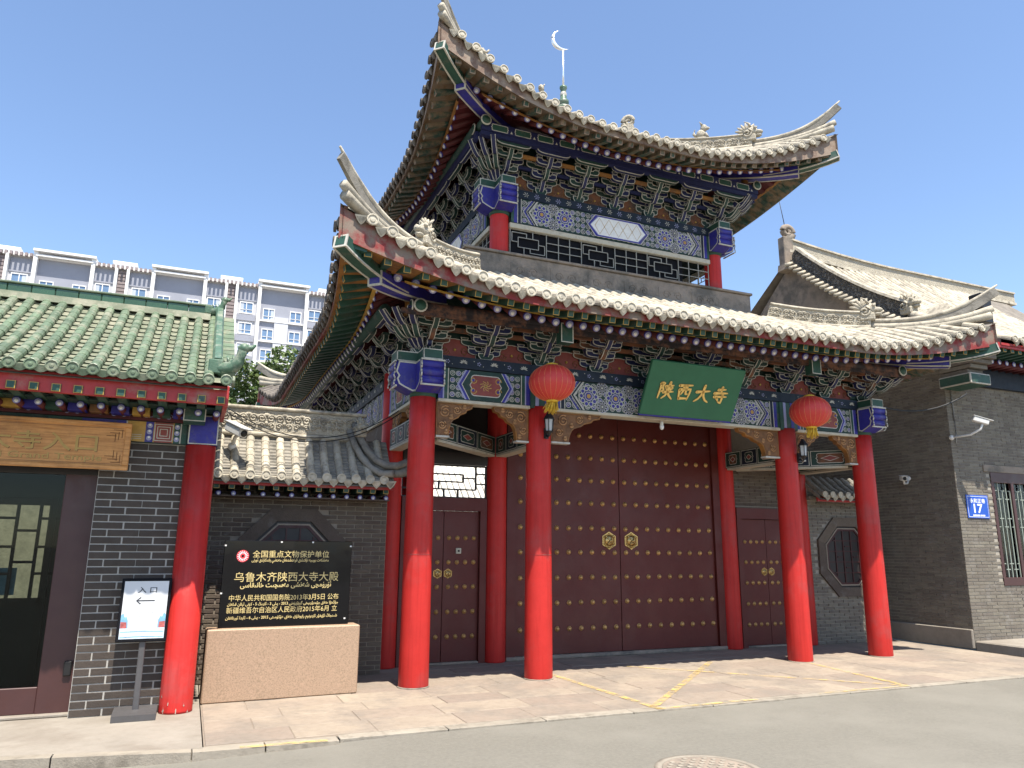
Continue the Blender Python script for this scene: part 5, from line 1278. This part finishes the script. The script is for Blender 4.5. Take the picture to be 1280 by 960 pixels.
# eave boards and rafters
ob('fascia_board', MB().bbox(-9, SX1, -1.315, -1.27, 2.955, 3.145, 'red_board', .004).bbox(SX1-.045, SX1, -1.269, -.2, 2.955, 3.16, 'red_board', .004), shop)
for i in range(18):
    x = -2.43-.1755*i; M_ = Matrix.Translation(V(x, -1.332, 3.0)) @ Matrix.Diagonal((.86, 1.0, .86, 1)); obM('flying_rafter', M_fly, shop, M_)
    obM('round_rafter', M_rnd, shop, Matrix.Translation(V(x-.02, -.92, 2.93)) @ Matrix.Diagonal((.72, .55, .72, 1)))
ob('soffit', MB().box(-9, SX1-.05, -1.265, -.10, 3.045, 3.06, 'dark_red').box(-9, SX1-.05, -.95, -.10, 2.975, 2.985, 'green_dk'), shop)
# painted beam, blocks, column
pbm = MB(); pbm.box(-9, -2.70, -.52, -.20, 2.645, 2.865, 'green_dk'); pbm.box(-9, -2.70, -.55, -.20, 2.868, 2.97, 'dark_red')
y_ = .524
u = -2.72
for w, m in ((.05, 'green'), (.012, 'white_line'), (.06, 'green'), (.012, 'gold'), (.17, 'pink'), (.012, 'gold'), (.075, 'blue'), (.012, 'gold'), (.16, 'gold'), (.012, 'white_line'), (.40, 'blue'), (.3, 'green')):
    pbm.flat([(u-w, 2.65), (u, 2.65), (u, 2.86), (u-w, 2.86)], y_, m)
    if m == 'pink':
        for r in (.085, .06, .035): 
            c = (u-w/2, 2.755); pbm.ribbon([(c[0]-r, c[1]-r), (c[0]+r, c[1]-r), (c[0]+r, c[1]+r), (c[0]-r, c[1]+r), (c[0]-r, c[1]-r)], .010, y_+.002, 'white_line')
    if m in ('blue', 'green') and .055 < w < .08:
        for k in range(3): pbm.disc((u-w/2, 2.69+.065*k), .026, y_+.002, 'lav', 10); pbm.disc((u-w/2, 2.70+.065*k), .012, y_+.004, 'white_plain', 8)
    if m == 'gold' and w > .1:
        for k in range(3): pbm.ribbon([(u-w+.01+.02*k, 2.66), (u-w+.01+.02*k, 2.72-.02*k), (u-.02, 2.72-.02*k)], .007, y_+.002, 'cream')
    u -= w
for i in range(5):
    c = -2.95-.42*i
    for s in (-1, 1): pbm.ribbon(spiral(c+s*.05, 2.915, .035, .008, 0 if s > 0 else PI, 1.3*s, 14), .008, .554, 'lav')
    pbm.ribbon([(c+.09, 2.91), (c+.16, 2.945), (c+.25, 2.90), (c+.33, 2.915)], .007, .554, 'lav')
ob('painted_beam', pbm, shop)
for i, m in enumerate(('blue', 'green', 'gold', 'blue', 'orange', 'blue', 'green', 'blue', 'gold', 'blue')): ob('painted_block', MB().box(-2.86-.19*i, -2.80-.19*i+.10, -.72, -.56, 2.90, 2.972, m), shop)
ob('column', MB().lathe([(.158, 0), (.156, .02), (.150, 2.64)], 'col_red', 32), shop, (-2.565, -.475, 0))
chips = MB(); R_ = random.Random(9)
for a, z, s in ((-2.35, .03, .03), (-2.05, .10, .013), (-1.55, .012, .022), (-1.1, .075, .012), (-.8, .015, .025), (-2.6, .16, .016)):
    n = 11; ra = [R_.uniform(.25, 1.2) for _ in range(n)]; k = R_.uniform(.8, 2.2)
    pts = [(.1578*math.cos(a+s*.55/.157*math.cos(2*PI*i/n)*ra[i]), .1578*math.sin(a+s*.55/.157*math.cos(2*PI*i/n)*ra[i]), max(.003, z+s*k*math.sin(2*PI*i/n)*ra[i])) for i in range(n)]
    chips.add(pts, [list(range(n))], 'col_chip')
ob('paint_chips', chips, shop, (-2.565, -.475, 0), stuff=True)
ob('column_block', MB().oprism([(-.135, 0), (.155, 0), (.155, .31), (-.135, .31)], 'y', -.14, .14, 'blue', 'white_line', .012), shop, (-2.565, -.46, 2.645))
ob('beam_nose', MB().oprism([(-.10, 0), (.11, 0), (.11, .18), (-.10, .18)], 'y', -.14, .14, 'green', 'white_line', .010), shop, (-2.66, -.74, 2.845))
# brick pier
wp = ob('wall', MB().box(-3.50, -2.70, -.452, -.05, 0, 2.645, 'mortar_white').box(-2.72, -2.42, -.30, 2.0, 0, 3.0, 'brick_dark'), shop)
brick_field(wp, (-3.50, -.452, 0), 0, .80, 2.64, .285, .0733, .011, .006, 'brick_dark')
ob('corner_trim', MB().box(-2.715, -2.70, -.468, -.45, 0, 2.64, 'col_chip'), wp)
# glazed entrance
en = MB(); DYs = -.28
en.bbox(-3.80, -3.505, DYs-.03, DYs+.06, .02, 2.42, 'frame_brown', .006); en.bbox(-9, -3.505, DYs-.035, DYs+.065, 2.30, 2.64, 'frame_dark', .006); en.bbox(-9, -3.80, DYs-.02, DYs+.05, .03, .27, 'frame_brown', .006); en.bbox(-6.0, -5.75, DYs-.03, DYs+.06, .02, 2.42, 'frame_brown', .006)
ef = ob('entrance_frame', en, shop)
ob('door_pane', MB().box(-5.75, -3.80, DYs+.005, DYs+.015, .27, 2.30, 'door_glass'), ef)
ob('door_hinge', MB().bbox(-3.60, -3.53, DYs-.06, DYs-.03, .36, .50, 'iron', .01), ef)
ob('door_step', MB().bbox(-9, -3.50, DYs-.10, DYs+.4, 0, .03, 'concrete', .008), shop)
ob('room_shell', MB().box(-9, -2.73, 2.6, 2.7, 0, 3.2, 'pale_wall').box(-9, -2.73, -.2, 3.0, -.001, .01, 'room_floor').box(-9, -2.73, -.2, .6, 2.62, 2.66, 'room').box(-3.50, -3.48, -.04, 3.0, 0, 2.6, 'room'), shop)  # pale back wall set where sun falls, to brighten the view through the lattice
sc = MB(); sc.box(-9, -3.5, .52, .54, 2.06, 2.66, 'room'); sc.box(-3.985, -3.5, .52, .54, 0, 2.06, 'room'); sc.box(-4.45, -4.25, .525, .53, 1.08, 1.36, 'poster_blue')  # dark boards added above and beside the lattice to keep those parts dim
for u in [-6.2+.21*i for i in range(11)]: sc.box(u-.016, u+.016, .49, .518, 1.05, 2.02, 'frame_dark')
for i in range(11):
    for z in ([1.42, 1.75] if i % 2 else [1.30, 1.58, 1.88]): sc.box(-6.2+.21*i, -5.99+.21*i, .492, .517, z-.014, z+.014, 'frame_dark')
sc.box(-6.3, -3.98, .485, .519, 2.02, 2.10, 'frame_dark'); sc.box(-4.02, -3.95, .485, .545, 0, 2.1, 'frame_dark'); sc.box(-6.3, -3.98, .485, .519, .97, 1.05, 'frame_dark')
sc.box(-6.2, -4.02, .52, .54, .02, 1.0, 'curtain_dark')
ob('lattice_screen', sc, shop)
# timber sign over the entrance
ws = thing('timber_sign', 'carved timber sign board over the glass entrance of the green-roofed building', 'sign', (-4.36, -.60, 2.34), rot=(.06, 0, 0))
b = MB(); b.bbox(-1.12, 1.13, -.02, .03, 0, .475, 'wood', .008)
b2 = MB()
for (x0, x1, z0, z1) in ((-1.12, 1.13, .43, .475), (-1.12, 1.13, 0, .045), (1.075, 1.13, .046, .429), (-1.12, -1.065, .046, .429)): b2.bbox(x0, x1, -.036, -.019, z0, z1, 'wood', .006)
ob('board', b, ws, (0, 0, 0), local=True); ob('board_frame', b2, ws, (0, 0, 0), local=True)
co = MB()
for s in (-1, 1):
    for (z, t) in ((.40, -1), (.075, 1)):
        for k in range(3): co.ribbon([(1.06-.03*k, z+t*.03*k), (1.06-.03*k-.09, z+t*.03*k)], .006, .0215, 'wood_deep'); co.ribbon([(1.05-.03*k, z+t*.02*k), (1.05-.03*k, z+t*(.02*k+.08))], .006, .0216, 'wood_deep')
co.ribbon([(-1.05, .415), (1.06, .415)], .005, .0212, 'wood_deep'); co.ribbon([(-1.05, .058), (1.06, .058)], .005, .0212, 'wood_deep')
ob('board_carving', co, ws, (0, 0, 0), local=True)
def sign_text(parent, body, x, z, w, h, m, off, bold=0, name='lettering'):
    me = text_mesh(body, 1.0, m, bold=bold); xs_ = [q.co.x for q in me.vertices]; k = w/(max(xs_)-min(xs_))
    o = ob(name, me, parent, (x-min(xs_)*k, -off, z), local=True, rot=STAND); o.scale = (k, h, 1); return o
for dx, dz, m, of in ((.006, -.006, 'wood_deep', .0213), (0, 0, 'wood_carve', .0222)):
    sign_text(ws, '陕西大寺入口', -.63+dx, .185+dz, 1.47, .19, m, of, .008)
    sign_text(ws, 'Shaanxi Grand Temple', -.36+dx*.5, .085+dz*.5, 1.25, .085, m, of, .004)
# standing poster
stn = thing('poster_stand', 'grey metal poster stand with an arrow pointing to the entrance beside the red column', 'sign stand', (-2.92, -.63, 0))
bp = MB(); bp.add([(-.19, -.20, 0), (.19, -.20, 0), (.19, .17, 0), (-.19, .17, 0), (-.19, -.20, .055), (.19, -.20, .055), (.19, .17, .075), (-.19, .17, .075)], [(0, 3, 2, 1), (4, 5, 6, 7), (0, 1, 5, 4), (1, 2, 6, 5), (2, 3, 7, 6), (3, 0, 4, 7)], 'steel_grey')
ob('base', bp, stn, (-2.92, -.63, 0)); ob('pole', MB().bbox(-.028, .028, -.02, .02, .06, .82, 'steel_grey', .006), stn, (-2.92, -.60, 0))
pf = ob('frame', MB().bbox(-.225, .225, -.015, .015, 0, .60, 'sheet_black', .006), stn, (-2.935, -.63, .685), rot=(-.10, 0, 0))
po = MB(); po.flat([(-.198, .03), (.198, .03), (.198, .572), (-.198, .572)], .0165, 'poster_white')
po.flat([(-.198, .03), (.198, .03), (.198, .13), (-.198, .13)], .0168, 'poster_pale')
for s in (-1, 1):
    po.flat([(s*.198, .13), (s*.13, .13), (s*.135, .20), (s*.15, .24), (s*.165, .23), (s*.18, .27), (s*.198, .25)][::-s], .0171, 'poster_blue'); po.flat([(s*.196, .13), (s*.14, .13), (s*.145, .185), (s*.196, .19)][::-s], .0174, 'poster_red')
for k in range(4): po.ribbon([(-.19, .045+.024*k), (0, .05+.024*k), (.19, .044+.024*k)], .008, .0172, 'poster_white' if k % 2 else 'poster_blue')
po.ribbon([(-.075, .385), (.085, .385)], .012, .0171, 'ink'); po.ribbon([(-.04, .417), (-.078, .385), (-.04, .353)], .012, .0173, 'ink')
for k, (a, c) in enumerate(((-.07, .07), (-.115, .12), (-.12, .12))):
    u = a
    while u < c: po.flat([(u, .265-.035*k), (u+.018, .265-.035*k), (u+.018, .283-.035*k), (u, .283-.035*k)], .0171, 'ink_pale'); u += .034
ob('poster', po, pf, (0, 0, 0), local=True)
sign_text(pf, '入 口', -.075, .465, .17, .062, 'ink', .0175, .014)

# ================================================================ GREY BRICK HOUSE ON THE OTHER SIDE
hs = thing('brick_house', 'grey brick house with carved ridge roof and lattice window behind the number plate', 'house', (13, 4, 0))
hw = ob('wall', MB().box(9.854, 10.77, .094, .30, 0, 5.05, 'mortar_grey').box(10.77, 12.6, .094, .30, 0, 1.02, 'mortar_grey').box(10.77, 12.6, .094, .30, 3.03, 5.05, 'mortar_grey').box(12.6, 17, .094, .30, 0, 5.05, 'mortar_grey').box(9.854, 10.1, .30, 8, 0, 5.05, 'mortar_grey'), hs)
win = lambda u, v: .93 < u < 2.76 and 1.02 < v < 3.03
brick_field(hw, (9.84, .094, 0.06), 0, 5.2, 4.95, .275, .0575, .010, .010, 'brick_grey', hole=lambda u, v: win(u, v+.06), limit=300, first=lambda u, v: -abs(v-2.2)-(3 if u > 1.2 else 0))
brick_field(hw, (9.854, 3.6, 0.30), -PI/2, 3.505, 4.70, .275, .0575, .010, .010, 'brick_grey', limit=0)
ob('plinth', MB().bbox(9.79, 9.85, .085, 3.6, 0, .31, 'concrete', .012), hs)
ob('platform', MB().bbox(9.85, 18, -2.06, .092, -.05, .125, 'concrete', .02), hs)
ob('lintel', MB().bbox(10.60, 13.2, .062, .10, 3.03, 3.16, 'stone_gray', .006), hs)
wf_ = MB()
for a in (10.77, 11.30, 11.85, 12.4): wf_.bbox(a, a+.075, .075, .13, 1.02, 3.03, 'frame_brown', .005)
wf_.bbox(10.77, 12.6, .072, .128, 2.84, 3.03, 'frame_brown', .005); wf_.bbox(10.77, 12.6, .072, .128, 1.02, 1.16, 'frame_brown', .005)
w_ = ob('window', wf_, hs)
ob('pane', MB().box(10.8, 12.6, .145, .150, 1.02, 3.03, 'pane'), w_); ob('curtain', MB().box(10.8, 12.6, .21, .22, 1.02, 3.03, 'win_dark').box(10.9, 11.0, .195, .205, 1.1, 1.9, 'court_white').box(11.1, 11.2, .195, .205, 1.1, 1.6, 'court_white'), w_)
lw = MB()
for i in range(16):
    x = 10.87+.105*i; lw.box(x-.010, x+.010, .105, .120, 1.16, 2.84 if i % 2 else 2.70, 'win_green')
    for z in ((1.40, 2.05, 2.70) if i % 2 == 0 else (1.30, 2.20, 2.55)): lw.box(x-.05, x+.06, .104, .121, z-.008, z+.008, 'win_green')
ob('window_lattice', lw, w_)
def hp_(x, d, h=0): t = d/4.85; return V(x, -.85+d, 5.28+3.27*(.55*t+.45*t*t)+h)
dk = MB(); vs = []; n = 14
for i in range(n+1):
    for x in (10.15, 18): vs += [hp_(x, 4.85*i/n, -.03), hp_(x, 4.85*i/n, -.14)]
fs = []
for i in range(n): k = 4*i; fs += [(k, k+2, k+6, k+4), (k+1, k+5, k+7, k+3), (k, k+4, k+5, k+1), (k+2, k+3, k+7, k+6)]
dk.add(vs, fs, 'tile_gap'); dk.add([(10.15, 4, 8.5), (18, 4, 8.5), (18, 8.9, 5.2), (10.15, 8.9, 5.2)], [(0, 1, 2, 3)], 'tile_gap')
hr = ob('roof', dk, hs)
i = 0; x = 10.45
while x < 16.5:
    tr_ = MB(); half_tube(tr_, [hp_(x, -.02+4.85*j/17) for j in range(18)], .055, 'tile_house'); ob('tile_row', tr_, hr)
    obM('tile_end', M_tile_end, hr, Matrix.Translation(hp_(x, -.04, 0))); obM('drip_tile', M_drip, hr, Matrix.Translation(hp_(x+.105, -.02, -.035)))
    x += .21
pn = MB()
for i in range(29):
    x = 10.45+.21*i
    for j in range(24):
        a, c = hp_(x, 4.85*j/24), hp_(x, 4.85*(j+1)/24); pn.add([(x+.05, a.y, a.z+.008), (x+.16, a.y, a.z+.008), (x+.16, c.y, c.z-.012), (x+.05, c.y, c.z-.012), (x+.05, a.y, a.z-.025), (x+.16, a.y, a.z-.025)], [(0, 1, 2, 3), (4, 5, 1, 0)], 'house_pan')
ob('pan_tiles', pn, hr, stuff=True)
sk = MB(); n = 6          # side skirt of the roof towards the gate
vs = []
for i in range(n+1):
    t = i/n; z = 5.28+.95*(.7*t+.3*t*t); vs += [(9.32+.95*t, -.85+1.0*t*.98, z), (9.32+.95*t, 7.5, z), (9.32+.95*t, -.85+1.0*t*.98, z-.1), (9.32+.95*t, 7.5, z-.1)]
fs = []
for i in range(n): k = 4*i; fs += [(k, k+1, k+5, k+4), (k+2, k+6, k+7, k+3), (k, k+4, k+6, k+2)]
sk.add(vs, fs+[(0, 2, 3, 1)], 'tile_stone')
ob('side_roof', sk, hr)
P = [hp_(10.28, 4.80-2.95*i/12, .02+.10*math.sin(PI*i/12)*-.3) for i in range(13)]
gr = MB(); gr.sweep(P, [(-.06, 0), (.06, 0), (.06, .26), (-.06, .26)], 'carved_dark'); gr.sweep(P, [(-.11, .26), (.11, .26), (.09, .31), (-.09, .31)], 'tile_stone'); gr.sweep(P, [(-.12, -.06), (.12, -.06), (.12, 0), (-.12, 0)], 'ridge_dark')
ob('carved_ridge', gr, hr)
ob('thin_ridge', MB().tube([hp_(10.28-.75*(1.75-d)/1.75, d, .10+.18*max(0, .6-d)**2*3) for d in [1.75-.15*i for i in range(13)]], .09, 'tile_stone', 9), hr)
obM('ridge_beast', M_beast, hr, Matrix.Translation(hp_(10.28, 1.80, .10)) @ Matrix.Scale(1.25, 4)); 
for i in range(24):       # verge tile ends under the carved ridge
    p = hp_(10.06, 4.7-.125*i, -.13); ob('verge_tile', MB().tube([p+V(.16, 0, .10), p+V(-.10, 0, .0)], .042, 'tile_stone', 8), hr)
ob('gable', MB().prism([(1.0, 5.9), (4.0, 8.42), (7.0, 5.9)], 'x', 10.27, 10.33, 'stone_gray'), hr)
mr = MB(); P = [V(10.18+.55*i, 4.0, 8.52+.22*max(0, 1-i/7)**2) for i in range(16)]
mr.sweep(P, [(-.07, 0), (.07, 0), (.07, .26), (-.07, .26)], 'carved_stone'); mr.sweep(P, [(-.11, .26), (.11, .26), (.10, .31), (-.10, .31)], 'tile_stone'); mr.sweep(P, [(-.11, -.07), (.11, -.07), (.11, 0), (-.11, 0)], 'tile_stone')
mr_o = ob('main_ridge', mr, hr)
ob('ridge_scroll', MB().bbox(-.10, .12, -.09, .09, -.30, .30, 'stone_gray', .015).tube([V(p[0], 0, p[1]) for p in spiral(.06, .44, .15, .03, -PI*.6, 1.6, 26)], [.075-.03*k/26 for k in range(27)], 'stone_gray', 9).prism([(-.12, -.42), (.14, -.42), (.10, -.28), (-.10, -.28)], 'y', -.12, .12, 'stone_gray'), hr, (10.14, 4.0, 8.70)).scale = (1.35, 1.2, 1.2)
ob('eave_beam', MB().box(9.9, 17, .0, .093, 4.62, 5.02, 'navy').box(9.9, 17, -.83, -.79, 5.10, 5.19, 'red_board').box(9.9, 17, -.79, .09, 5.17, 5.19, 'dark_red').box(9.87, 17, .03, .15, 5.05, 5.5, 'dark_red'), hs)
for i in range(16):
    x = 10.3+.20*i; obM('flying_rafter', M_fly, hs, Matrix.Translation(V(x, -.80, 5.08))); obM('round_rafter', M_rnd, hs, Matrix.Translation(V(x, -.42, 4.98)) @ Matrix.Diagonal((1, .45, 1, 1)))
ob('vent_block', MB().bbox(12.0, 12.28, .6, .9, 6.2, 6.85, 'iron', .02), hr)
# corbel block at the corner
cb = MB(); cb.bbox(9.72, 10.24, -.52, .09, 4.49, 4.68, 'white_line', .008); cb.box(9.715, 10.0, -.495, .07, 4.512, 4.658, 'green'); cb.box(9.745, 10.215, -.526, -.40, 4.512, 4.658, 'green'); cb.box(9.75, 10.21, -.49, .06, 4.484, 4.50, 'green')
ob('corbel_block', cb, hs)
ob('corbel_bricks', MB().bbox(9.78, 10.18, -.44, .09, 4.69, 4.76, 'brick_grey', .005).bbox(9.76, 10.2, -.52, .09, 4.77, 4.84, 'brick_grey', .005).bbox(9.74, 10.22, -.60, .09, 4.85, 4.92, 'brick_grey', .005).bbox(9.72, 10.24, -.68, .09, 4.93, 5.10, 'brick_grey', .005), hs)
an = thing('antenna', 'thin dark rod antenna standing behind the scrolled roof ridge end', 'antenna', (10.45, 4.2, 8.6)); an_m = MB().tube([V(0, 0, -.25), V(-.10, 0, 1.0), V(-.22, .05, 1.95)], [.014, .010, .006], 'iron', 6); ob('rod', an_m, an, (10.45, 4.2, 8.6))
# house number
hn = thing('number_plate', 'blue enamel house number plate reading 17 on the sunlit grey brick', 'plate', (10.32, .078, 2.39))
pl = MB(); pl.bbox(-.285, .285, -.012, 0, -.205, .205, 'plate_blue', .006); pl.ribbon([(-.26, -.18), (.26, -.18), (.26, .18), (-.26, .18), (-.26, -.18)], .008, .0125, 'plate_mark')
u = -.15
while u < .16: pl.flat([(u, -.166), (u+.03, -.166), (u+.03, -.14), (u, -.14)], .0126, 'plate_mark'); u += .038 if abs(u) > .03 else .05
ob('plate', pl, hn, (10.32, .078, 2.39))
hpn = ob('plate_text', MB().flat([(-.001, -.2), (.001, -.2), (.001, -.199), (-.001, -.199)], .0121, 'plate_blue'), hn, (10.32, .078, 2.39))
sign_text(hpn, '永和正巷', -.20, .072, .40, .085, 'plate_mark', .0128, .012); sign_text(hpn, '17', -.115, -.105, .23, .22, 'plate_mark', .0128, .02)
# cameras, pipe, cables
def cctv(p, d, label, s=1., mount=None):
    t = thing('security_camera', label, 'camera', p)
    p = V(*p); d = V(*d).normalized(); M_ = along(p, p+d) @ Matrix.Scale(s, 4)
    b = MB(); b.bbox(-.05, .05, -.16, .10, -.045, .045, 'metal_white', .014, M_); b.box(-.058, .058, -.17, .15, .048, .056, 'metal_white', M_); ob('housing', b, t)
    ob('lens', MB().lathe([(.034, 0), (.034, .012)], 'iron', 14, M_ @ Matrix.Translation((0, .098, 0)) @ Matrix.Rotation(-PI/2, 4, 'X')), t)
    if mount:
        b = MB(); b.tube([p+V(0, 0, -.04*s)]+[V(*q) for q in mount], .020*s, 'metal_white', 8); b.ball(tuple(V(*mount[-1])), .045*s, 'metal_white', 10, 6); ob('mount', b, t)
cctv((10.02, -.42, 3.84), (.75, -.5, -.32), 'white security camera on a long bent arm above the house number plate', 1.0, [(9.98, -.40, 3.70), (9.92, -.25, 3.62), (9.84, .06, 3.60)])
cctv((9.58, .92, 2.93), (-.6, -.7, -.12), 'white security camera on the shaded brick side of the house by the last column', .95, [(9.62, .95, 2.84), (9.76, 1.0, 2.85), (9.84, 1.02, 2.95)])
cctv((-2.16, .60, 2.99), (.5, -.75, -.35), 'white box camera fixed above the sunlit coping of the brown brick wall', 1.25, [(-2.18, .75, 2.92), (-2.2, .85, 2.82)])
ob_c = thing('conduit', 'thin pale conduit running down the grey brick wall from the corbel to the camera arm', 'conduit', (9.98, .06, 4.1), data=None)
ob('pipe', MB().tube([V(9.98, .07, 4.52), V(9.985, .07, 4.0), V(9.99, .07, 3.62), V(9.95, .065, 3.50)], .011, 'cable_grey', 6), ob_c)
c1 = thing('cable', 'slack dark cable slung between the gate corner and the brick house', 'cable', (8.7, -.2, 3.9)); ob('wire', MB().tube([V(7.75+1.95*i/12, -.12-.30*i/12, 4.02+.28*(i/12)-.42*(1-(2*i/12-1)**2)*.5) for i in range(13)], .016, 'cable', 6), c1)
c2_ = thing('cable', 'thin twin cables drooping across the carved coping ridge of the brown wall', 'cable', (-1.4, .45, 3.0))
for k in (0, .05): ob('wire', MB().tube([V(-2.42+2.35*i/16, .30+.5*i/16, 3.28-.22*i/16*0-.42*(1-(2*i/16-1)**2)+.18*(i/16)-k) for i in range(17)], .007, 'cable', 5), c2_)

# ================================================================ BEHIND
ch = thing('courtyard_hall', 'pale sunlit tiled roof of a courtyard hall seen through the fret transom', 'hall', (5, 14, 0))
ob('wall', MB().box(2.2, 9, 13.2, 15, 0, 2.6, 'court_white'), ch)
rf = MB(); rf.add([(2, 12.6, 2.55), (9.2, 12.6, 2.55), (9.2, 15.5, 5.2), (2, 15.5, 5.2)], [(0, 1, 2, 3)], 'court_white')
for i in range(36): rf.tube([V(2.05+.2*i, 12.55, 2.58), V(2.05+.2*i, 15.5, 5.23)], .06, 'court_white', 6)
ob('roof', rf, ch)
def tree(name, label, x, y_, h, r, n, seed):
    R_ = random.Random(seed); t = thing(name, label, 'tree', (x, y_, 0))
    tk = MB(); tk.tube([V(x, y_, 0), V(x+.1, y_, h*.3), V(x-.05, y_+.1, h*.6), V(x, y_, h*.8)], [.16, .13, .09, .05], 'bark', 8)
    for k in range(7):
        a = R_.uniform(0, 2*PI); z = h*R_.uniform(.4, .7); tk.tube([V(x, y_, z), V(x+math.cos(a)*r*.4, y_+math.sin(a)*r*.4, z+.5), V(x+math.cos(a)*r*.8, y_+math.sin(a)*r*.8, z+.9)], [.05, .035, .015], 'bark', 6)
    ob('trunk', tk, t); cw = MB()
    cl = [(x+R_.uniform(-r, r)*.75, y_+R_.uniform(-r, r)*.7, h-R_.uniform(.2, 1.8)*r, R_.uniform(.25, .5)*r) for _ in range(16)]
    for _ in range(n):
        c = R_.choice(cl); d = V(R_.gauss(0, 1), R_.gauss(0, 1), R_.gauss(0, 1)).normalized()*c[3]*R_.uniform(.5, 1.05); p = V(*c[:3])+d
        s = R_.uniform(.05, .10); u = V(R_.gauss(0, 1), R_.gauss(0, 1), R_.gauss(0, .6)).normalized(); v = u.cross(V(R_.gauss(0, 1), R_.gauss(0, 1), R_.gauss(0, 1))).normalized()
        cw.add([p-u*s, p+v*s*.5, p+u*s, p-v*s*.5], [(0, 1, 2, 3)], 'leaf' if R_.random() < .7 else 'leaf_dk')
    ob('crown', cw, t)
tree('leafy_tree', 'small light green tree rising between the green roof and the gate eave', -1.15, 13.5, 7.1, 1.35, 9000, 4)
# apartment block
apb = thing('apartment_block', 'long pale grey apartment block with white fins, balconies and blue windows behind the roofs', 'building', (-8, 105, 0))
AY = 98.0
ob('wall', MB().box(-66, 18.8, AY, AY+16, 0, 37.6, 'apt_wall'), apb)
roofm = MB(); roofm.box(-66.3, 19.1, AY-.5, AY+16.3, 37.6, 38.0, 'apt_white'); rfo = ob('roof', roofm, apb)
period = 13.7; X0 = -23.87-period*3; M_win = {}
def window(x0, x1, z0, z1, y_, parent):
    w, h = round(x1-x0, 2), round(z1-z0, 2)
    if (w, h) not in M_win:
        f = MB(); f.box(-.12, w+.12, -.16, .02, -.16, 0, 'apt_white'); f.box(-.10, 0, -.12, .02, .0, h, 'apt_white'); f.box(w, w+.10, -.12, .02, 0, h, 'apt_white'); f.box(-.101, w+.101, -.121, .02, h, h+.12, 'apt_white'); f.box(w*.5-.05, w*.5+.05, -.10, .0, 0, h, 'apt_white'); f.box(0, w, -.10, 0, h*.30, h*.30+.06, 'apt_white')
        p = MB(); p.box(0, w, -.04, -.02, 0, h, 'apt_glass'); c = MB(); c.box(0, w*.28, -.055, -.041, .05, h*.97, 'apt_curtain')
        M_win[(w, h)] = (f.mesh('window'), p.mesh('pane'), c.mesh('curtain'))
    f, p, c = M_win[(w, h)]; o = ob('window', f, parent, (x0, y_, z0)); ob('pane', p, o, (x0, y_, z0)); 
    if random.random() < .6: ob('curtain', c, o, (x0+(0 if random.random() < .5 else w*.70), y_, z0))
for k in range(6):
    a = X0+k*period
    near = a > -40
    for (x, w) in ((a, .45), (a+6.5, .45), (a+9.25, .35), (a+10.65, .35)): ob('fin', MB().box(x-w/2, x+w/2, AY-.9, AY, 0, 38.3 if w > .4 else 37.6, 'apt_white'), apb)
    cp = MB(); cp.box(a-.3, a+6.8, AY-1.2, AY-.6, 38.31, 38.62, 'apt_white'); cp.box(a, a+6.5, AY-1.0, AY-.8, 37.7, 37.95, 'apt_white'); cp.box(a-.3, a+6.8, AY-.59, AY+3, 38.40, 38.62, 'apt_white'); ob('canopy', cp, rfo)
    ob('stair_house', MB().box(a+8.6, a+11.2, AY+2, AY+7, 38.0, 39.2, 'apt_white').box(a+8.4, a+11.4, AY+1.8, AY+7.2, 39.2, 39.45, 'apt_white'), rfo)
    pg = MB(); 
    for i in range(12): pg.box(a+7.0+.55*i, a+7.3+.55*i, AY-.9, AY-.4, 37.55, 37.98, 'apt_brown')
    ob('cornice_blocks', pg, rfo)
    sl = MB()
    for i in range(60): sl.box(a+9.45, a+10.45, AY-.22, AY-.12, 7.6+.5*i, 7.6+.5*i+.36, 'apt_brown')
    sl.box(a+9.42, a+10.48, AY-.12, AY-.001, 0, 37.5, 'apt_brown'); ob('slat_panel', sl, apb)
    ob('recess', MB().box(a+.23, a+6.27, AY-.05, AY-.001, 0, 37.6, 'apt_grey').box(a+2.3, a+4.2, AY-.28, AY-.051, 0, 33.6, 'apt_wall'), apb)
    for (x0, x1) in ((a+6.75, a+9.05), (a+10.9, a+13.4)): ob('attic_panel', MB().box(x0, x1, AY-.14, AY-.001, 35.5, 37.4, 'apt_grey'), apb)
    if not near: continue
    for s in range(6):
        z = 33.75-3.0*s
        window(a+7.0, a+8.55, z, z+1.45, AY-.02, apb); window(a+11.3, a+12.9, z, z+1.45, AY-.02, apb)
        ob('sill_band', MB().box(a+.23, a+6.27, AY-.34, AY-.051, z-.98, z-.84, 'apt_white'), apb)
        window(a+.75, a+2.15, z-.65, z+.85, AY-.07, apb); window(a+4.45, a+5.85, z-.65, z+.85, AY-.07, apb)
        ob('spandrel', MB().box(a+6.75, a+8.95, AY-.18, AY-.001, z-1.15, z-.25, 'apt_grey'), apb); ob('spandrel', MB().box(a+10.9, a+13.4, AY-.18, AY-.001, z-1.15, z-.25, 'apt_grey'), apb)
